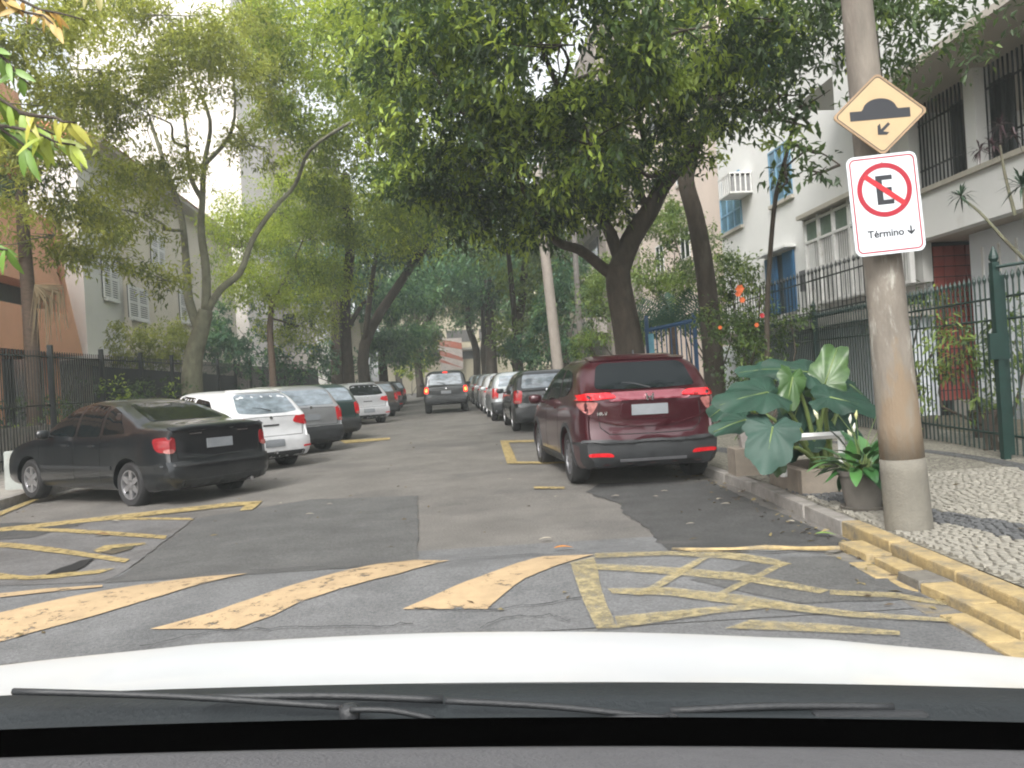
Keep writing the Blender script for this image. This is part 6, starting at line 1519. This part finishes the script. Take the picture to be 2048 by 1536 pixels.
for i, (pp, dd, tp_, nn, L_, wd, m) in enumerate(ears):
    c = P(*pp, dd); ear(c, tp_, nn, L_*1.1, wd*1.1, M[m], .07, i*1.7)
    midp = root_.lerp(c, .55)+V3((0, 0, .12)); MB().tube(smooth_path([root_+V3((rr_.uniform(-.1, .1), rr_.uniform(-.1, .1), 0)), midp, c], 4), list(np.linspace(.030, .010, 9)), 8).build('stalk', M['petiole'], el, True)
for k, (px, py) in enumerate(((1632, 828), (1700, 868))):
    c = P(px, py, 7.5); MB().tube([c+V3((-.02, 0, .04)), c, c-V3((-.015, 0, .05))], [.004, .018, .003], 8).build('flower', mat('spathe'+str(k), (.62, .60, .42), .6), el)
# pot with peace lily
pot = thing('plant_pot', 'round dark grey clay pot with saucer, next to the utility pole', 'plant pot', (P(1727, 1015, 6.8).x, 6.8, .115))
M['pot'] = mat('pot_clay', (.12, .11, .095), .8, var=.15, scale=8, bump=.3, bscale=40, col2=(.14, .13, .11), c2amt=.3)
MB().lathe([(.13, .02), (.135, .025), (.175, .285), (.192, .288), (.195, .325), (.185, .330), (.17, .325), (.165, .28), (.02, .275)], 32).build('pot', M['pot'], pot, 'auto')
MB().lathe([(.12, 0), (.17, .004), (.185, .035), (.175, .038), (.15, .018)], 32).build('saucer', M['pot'], pot, 'auto')
MB().lathe([(.166, .27), (.01, .295)], 20).build('soil', M['earth'], pot)
pl_ = thing('peace_lily', 'glossy green leafy lily with white buds growing in the round pot', 'plant', pot.location)
gm = [mat('lily_leaf'+str(i), c_, .28, var=.2, scale=6, coat=.25) for i, c_ in enumerate([(.045, .13, .04), (.07, .18, .05), (.03, .085, .035)])]
rr_ = random.Random(12)
for k in range(84):
    a = rr_.uniform(0, 2*math.pi); el_ = rr_.uniform(.05, 1.35); L_ = rr_.uniform(.17, .27); wd = L_*rr_.uniform(.40, .50)
    base_ = V3((.05*math.cos(a), .05*math.sin(a), .29)); dr2 = V3((math.cos(a)*math.cos(el_), math.sin(a)*math.cos(el_), math.sin(el_)))
    j_ = base_+dr2*rr_.uniform(.05, .22); n2 = (V3((0, 0, 1))-dr2*dr2.z).normalized(); dl = (dr2-V3((0, 0, .35+.25*(1.25-el_)))+V3((rr_.uniform(-.3, .3), rr_.uniform(-.3, .3), rr_.uniform(-.2, .2)))).normalized()
    n2 = (V3((0, 0, 1))-dl*dl.z).normalized(); mb = MB(); lobed(j_, dl, L_, wd, mb, n2); o_ = mb.build('leaf', gm[k % 3], pl_, True)
    MB().tube([base_, j_], [.005, .004], 4).build('stalk', M['petiole'], o_)
for px, py in ((1712, 830), (1708, 855), (1755, 818), (1762, 845), (1700, 838)):
    c = P(px, py, 6.75)-pot.location; fm = mat('bud'+str(px), (.55, .56, .25) if py < 835 else (.70, .70, .60), .5)
    b_ = MB().tube([c-V3((0, 0, .035)), c, c+V3((.008, 0, .04))], [.004, .014, .002], 8).build('bud', fm, pl_)
    MB().tube([V3((0, 0, .3)), V3((c.x*.5, c.y*.5, c.z*.75)), c-V3((0, 0, .03))], [.004, .003, .003], 4).build('bud_stalk', M['petiole'], b_)
for (px, py, dd, r_, h_, lab, col) in ((1497, 868, 9.6, .17, .30, 'pale grey square pot with yellow flowers behind the elephant ear leaves', (.30, .28, .26)), (1972, 850, 11.9, .22, .40, 'dark brown pot standing inside the fence near the gate', (.07, .05, .04))):
    q = P(px, py, dd); z_ = .12 if dd < 10 else .11
    kk = thing('plant_pot', lab, 'plant pot', (q.x, dd, .15 if dd > 10 else max(.12, q.z-.2)))
    MB().lathe([(r_*.75, 0), (r_, h_*.9), (r_*1.08, h_*.92), (r_*1.08, h_), (r_*.9, h_*.98), (r_*.05, h_*.9)], 4 if dd < 10 else 20, Matrix.Rotation(R(40), 3, 'Z')).build('pot', mat('pot_'+str(px), col, .8, var=.15), kk)
    t = thing('potted_plant', ('small yellow green plant' if dd < 10 else 'bushy plant')+(' growing in the pale pot by the red SUV' if dd < 10 else ' growing in the brown pot inside the fence'), 'plant')
    if dd > 10: q.z = .32
    V, F, T_ = crown_arrays([(q+V3((0, 0, h_*.6)), (r_*1.1, r_, r_*.9))], leaf=(.08, .035), lai=2.4, tint0=.5, bright=.3, clump_r=.06, per=6); mesh_np('foliage', V, F, T_, M['leaf_mid'], t)
stand = thing('plant_stand', 'pale concrete block carrying the square pot behind the planter', 'stand'); q = P(1500, 940, 9.6)
MB().box((q.x, 9.6, .11+.16), (.42, .36, .32)).build('block', M['planter'], stand, bevel=.01)
# fallen leaves
def fallen(px, py, L_, col, label, group=None, rot=0, curl=.1):
    g = G(px, py, .018) if px < 1700 else G(px, py, .02)
    t = thing('fallen_leaf', label, 'leaf', g, R(rot), group); mb = MB(); lobed(V3((-L_/2, 0, .015)), V3((1, 0, .15)).normalized(), L_, L_*.42, mb, V3((0, 0, 1)))
    mb.build('blade', col, t, True); return t
fo = mat('dry_orange', (.52, .20, .03), .6, var=.2, scale=20); fg = mat('fresh_green_leaf', (.20, .32, .08), .5); fp = mat('dry_pale', (.40, .36, .28), .8, var=.2); fb = mat('dry_brown', (.20, .10, .05), .8)
fallen(1128, 1098, .15, fo, 'curled orange leaf lying on the asphalt just before the speed bump', rot=10)
fallen(1652, 1071, .15, fg, 'green leaf lying on the dark asphalt beside the kerb', rot=-15)
fallen(205, 1071, .16, fb, 'brown leaf lying on the yellow line at far left', rot=5)
for (px, py) in ((1090, 1080), (1113, 995), (1230, 994), (1310, 995), (1330, 984), (1020, 960), (1380, 1050), (1450, 1010), (1720, 1100), (1580, 1045), (620, 1030), (380, 962), (560, 1008), (850, 880), (910, 872), (960, 870), (880, 868), (1480, 985), (1440, 1000), (660, 1010), (330, 1020), (230, 1044)):
    fallen(px, py, rr_.uniform(.06, .11), fp, 'small pale dry leaf scattered on the road', 'pale dry leaves scattered on the road', rr_.uniform(0, 180))

# fine litter gathered along the kerbs
n_ = 1500; yy = RNG.uniform(4.0, 40, n_); kk_ = RNG.random(n_)
xx = np.array([(kerbx(y)-abs(RNG.normal(0, .22))-.03) if k < .5 else ((leftkerb(y)+abs(RNG.normal(0, .5))+.05) if k < .75 else (kerbx(y)+KW+abs(RNG.normal(0, 1.3)) if k < .88 else RNG.uniform(leftkerb(y)+.3, kerbx(y)-.3))) for y, k in zip(yy, kk_)])
zz_ = np.array([(sw_z(x, y)+.022 if x > kerbx(y)+KW else H(x, y)+.014) for x, y in zip(xx, yy)])
kp = (xx < 5.6)
C_ = np.stack([xx, yy, zz_], 1)[kp]; m_ = len(C_); a_ = RNG.uniform(0, 6.28, m_)
D_ = np.stack([np.cos(a_), np.sin(a_), RNG.uniform(0, .25, m_)], 1); D_ /= np.linalg.norm(D_, axis=1, keepdims=True)
M['litter'] = leafmat('leaf_litter', (.07, .045, .025), (.13, .10, .05), (.26, .21, .09), trans=.05, rough=.8)
V, F, T_ = leaf_arrays(C_, D_, RNG.uniform(.03, .085, m_), RNG.uniform(.015, .035, m_), RNG.random(m_), .05)
lt = mesh_np('leaf_litter', V, F, T_, M['litter'], None); tag(lt, kind='stuff')
# ------------------------------------------------------------------ own car: bonnet, scuttle, wipers, dashboard
oc = thing('white_car', 'white car the photograph is taken from: bonnet, wipers and dashboard edge along the bottom', 'car', (0, 0, 0))
TILT = R(1.9)
Rm = Matrix.Rotation(TILT, 4, 'Y')    # the car leans a little with the road
def Q(px, py, d): return P(px, py, d)
M['own_white'] = mat('own_white_paint', (.90, .93, .94), .3, var=.02, scale=1, coat=.5)
# bonnet surface: rows at world depth, heights such that it swells and drops away
cols = np.linspace(-1.3, 1.3, 79); vs = []; fs = []
prof = [(.93, 1366), (1.02, 1352), (1.12, 1334), (1.24, 1311), (1.36, 1289), (1.48, 1272), (1.58, 1263), (1.68, 1262), (1.76, 1270), (1.84, 1286), (1.90, 1310), (1.93, 1350)]
z_of = [(y, CH-(py-773)/FPX*y) for y, py in prof]
rows = len(prof)
for j, (y, z) in enumerate(z_of):
    for i, u in enumerate(cols):
        x = u*1.0; a = abs(u)
        drop = .050*a*a
        ridge = .003*math.exp(-((a-.60)/.07)**2)*(1-.2*j/rows)
        back = .03*a**2*(y/1.5)
        vs.append((x, y-back, z-drop+ridge))
n = len(cols)
for j in range(rows-1):
    for i in range(n-1): fs.append((j*n+i, j*n+i+1, (j+1)*n+i+1, (j+1)*n+i))
mb = MB(); mb.add(vs, fs); hood = mb.build('bonnet', M['own_white'], oc, True); 
md = hood.modifiers.new('s', 'SUBSURF'); md.levels = md.render_levels = 2
# scuttle panel
M['scuttle'] = mat('scuttle_plastic', (.014, .018, .020), .55, var=.15, scale=8, bump=.2, bscale=150)
M['dash'] = mat('dashboard_grain', (.105, .105, .11), .85, var=.08, scale=40, bump=.5, bscale=260)
def zpy(py, y): return CH-(py-773)/FPX*y
def strip_surf(name, rows_, mt, x=1.05, bow=.05, smooth=True):
    vs = []; fs = []; c = np.linspace(-x, x, 41)
    for y, z in rows_:
        for u in c: vs.append((u, y-bow*u*u, z-.015*u*u))
    n = len(c)
    for j in range(len(rows_)-1):
        for i in range(n-1): fs.append((j*n+i, j*n+i+1, (j+1)*n+i+1, (j+1)*n+i))
    mb = MB(); mb.add(vs, fs); return mb.build(name, mt, oc, smooth)
strip_surf('scuttle', [(.95, zpy(1378, .95)), (.935, zpy(1364, .935)), (.90, zpy(1385, .90)), (.87, zpy(1402, .87)), (.86, zpy(1425, .86)), (.82, zpy(1450, .82)), (.775, zpy(1476, .775)), (.74, zpy(1560, .74))], M['scuttle'])
strip_surf('windscreen_frit', [(.785, zpy(1434, .785)), (.74, zpy(1452, .74)), (.70, zpy(1490, .70)), (.66, zpy(1530, .66)), (.62, zpy(1600, .62))], mat('frit_black', (.001, .001, .001), 1.0, spec=0))
strip_surf('dashboard', [(.655, zpy(1530, .655)-.02), (.65, zpy(1492, .65)), (.62, zpy(1497, .62)), (.55, zpy(1530, .55)), (.40, zpy(1700, .40))], M['dash'])
def WP(px, py, d): return P(px, py, d)
wb = MB()
def wiper(a, b, d, nm, r_=.007, bend=0):
    p0 = WP(*a, d); p1 = WP(*b, d); mid = (p0+p1)/2+Vector((0, 0, bend)); return MB().tube(smooth_path([p0, mid, p1], 4), r_, 6).build(nm, M['black_plastic'], wps, True)
for i, (arm, blade, pivot, lab) in enumerate((
    (((740, 1432), (60, 1436)), ((920, 1406), (440, 1428)), (735, 1438), 'left black windscreen wiper resting on the scuttle of the white car'),
    (((1375, 1420), (925, 1408)), ((1820, 1372), (1375, 1404)), (1375, 1424), 'right black windscreen wiper with a pale highlight, resting on the scuttle'))):
    wps = oc
    wiper(arm[0], arm[1], .845, 'wiper_arm', .0034, .003)
    wiper(blade[0], blade[1], .86, 'wiper_blade', .0040, .003)
    q = WP(*pivot, .83); MB().lathe([(.004, -.02), (.010, -.014), (.011, .003), (.005, .007)], 14, None, q).build('wiper_pivot', M['black_plastic'], oc, True)
wiper((1180, 1452), (1375, 1418), .82, 'wiper_arm', .003, .006); wiper((735, 1436), (905, 1446), .82, 'wiper_arm', .003, .004)
wiper((1405, 1446), (2060, 1428), .80, 'scuttle_trim', .003, .0); wiper((1640, 1438), (1540, 1418), .82, 'washer_hose', .0028, .0)
q = WP(1760, 1384, .87); MB().box((q.x, .87, q.z-.004), (.12, .05, .022)).build('wiper_cover', M['black_plastic'], oc, bevel=.006)
for o_ in list(oc.children):
    pass
oc.matrix_world = Matrix.Translation((0, 0, CH)) @ Matrix.Rotation(R(3.1), 4, 'Y') @ Matrix.Translation((0, 0, -CH))
bpy.context.view_layer.update()

# ------------------------------------------------------------------ thin volume added in place of windscreen veil and glare
hb_ = MB().box((0, 55, 23.5), (560, 150, 51)).build('veil_haze', hz); tag(hb_, kind='stuff')
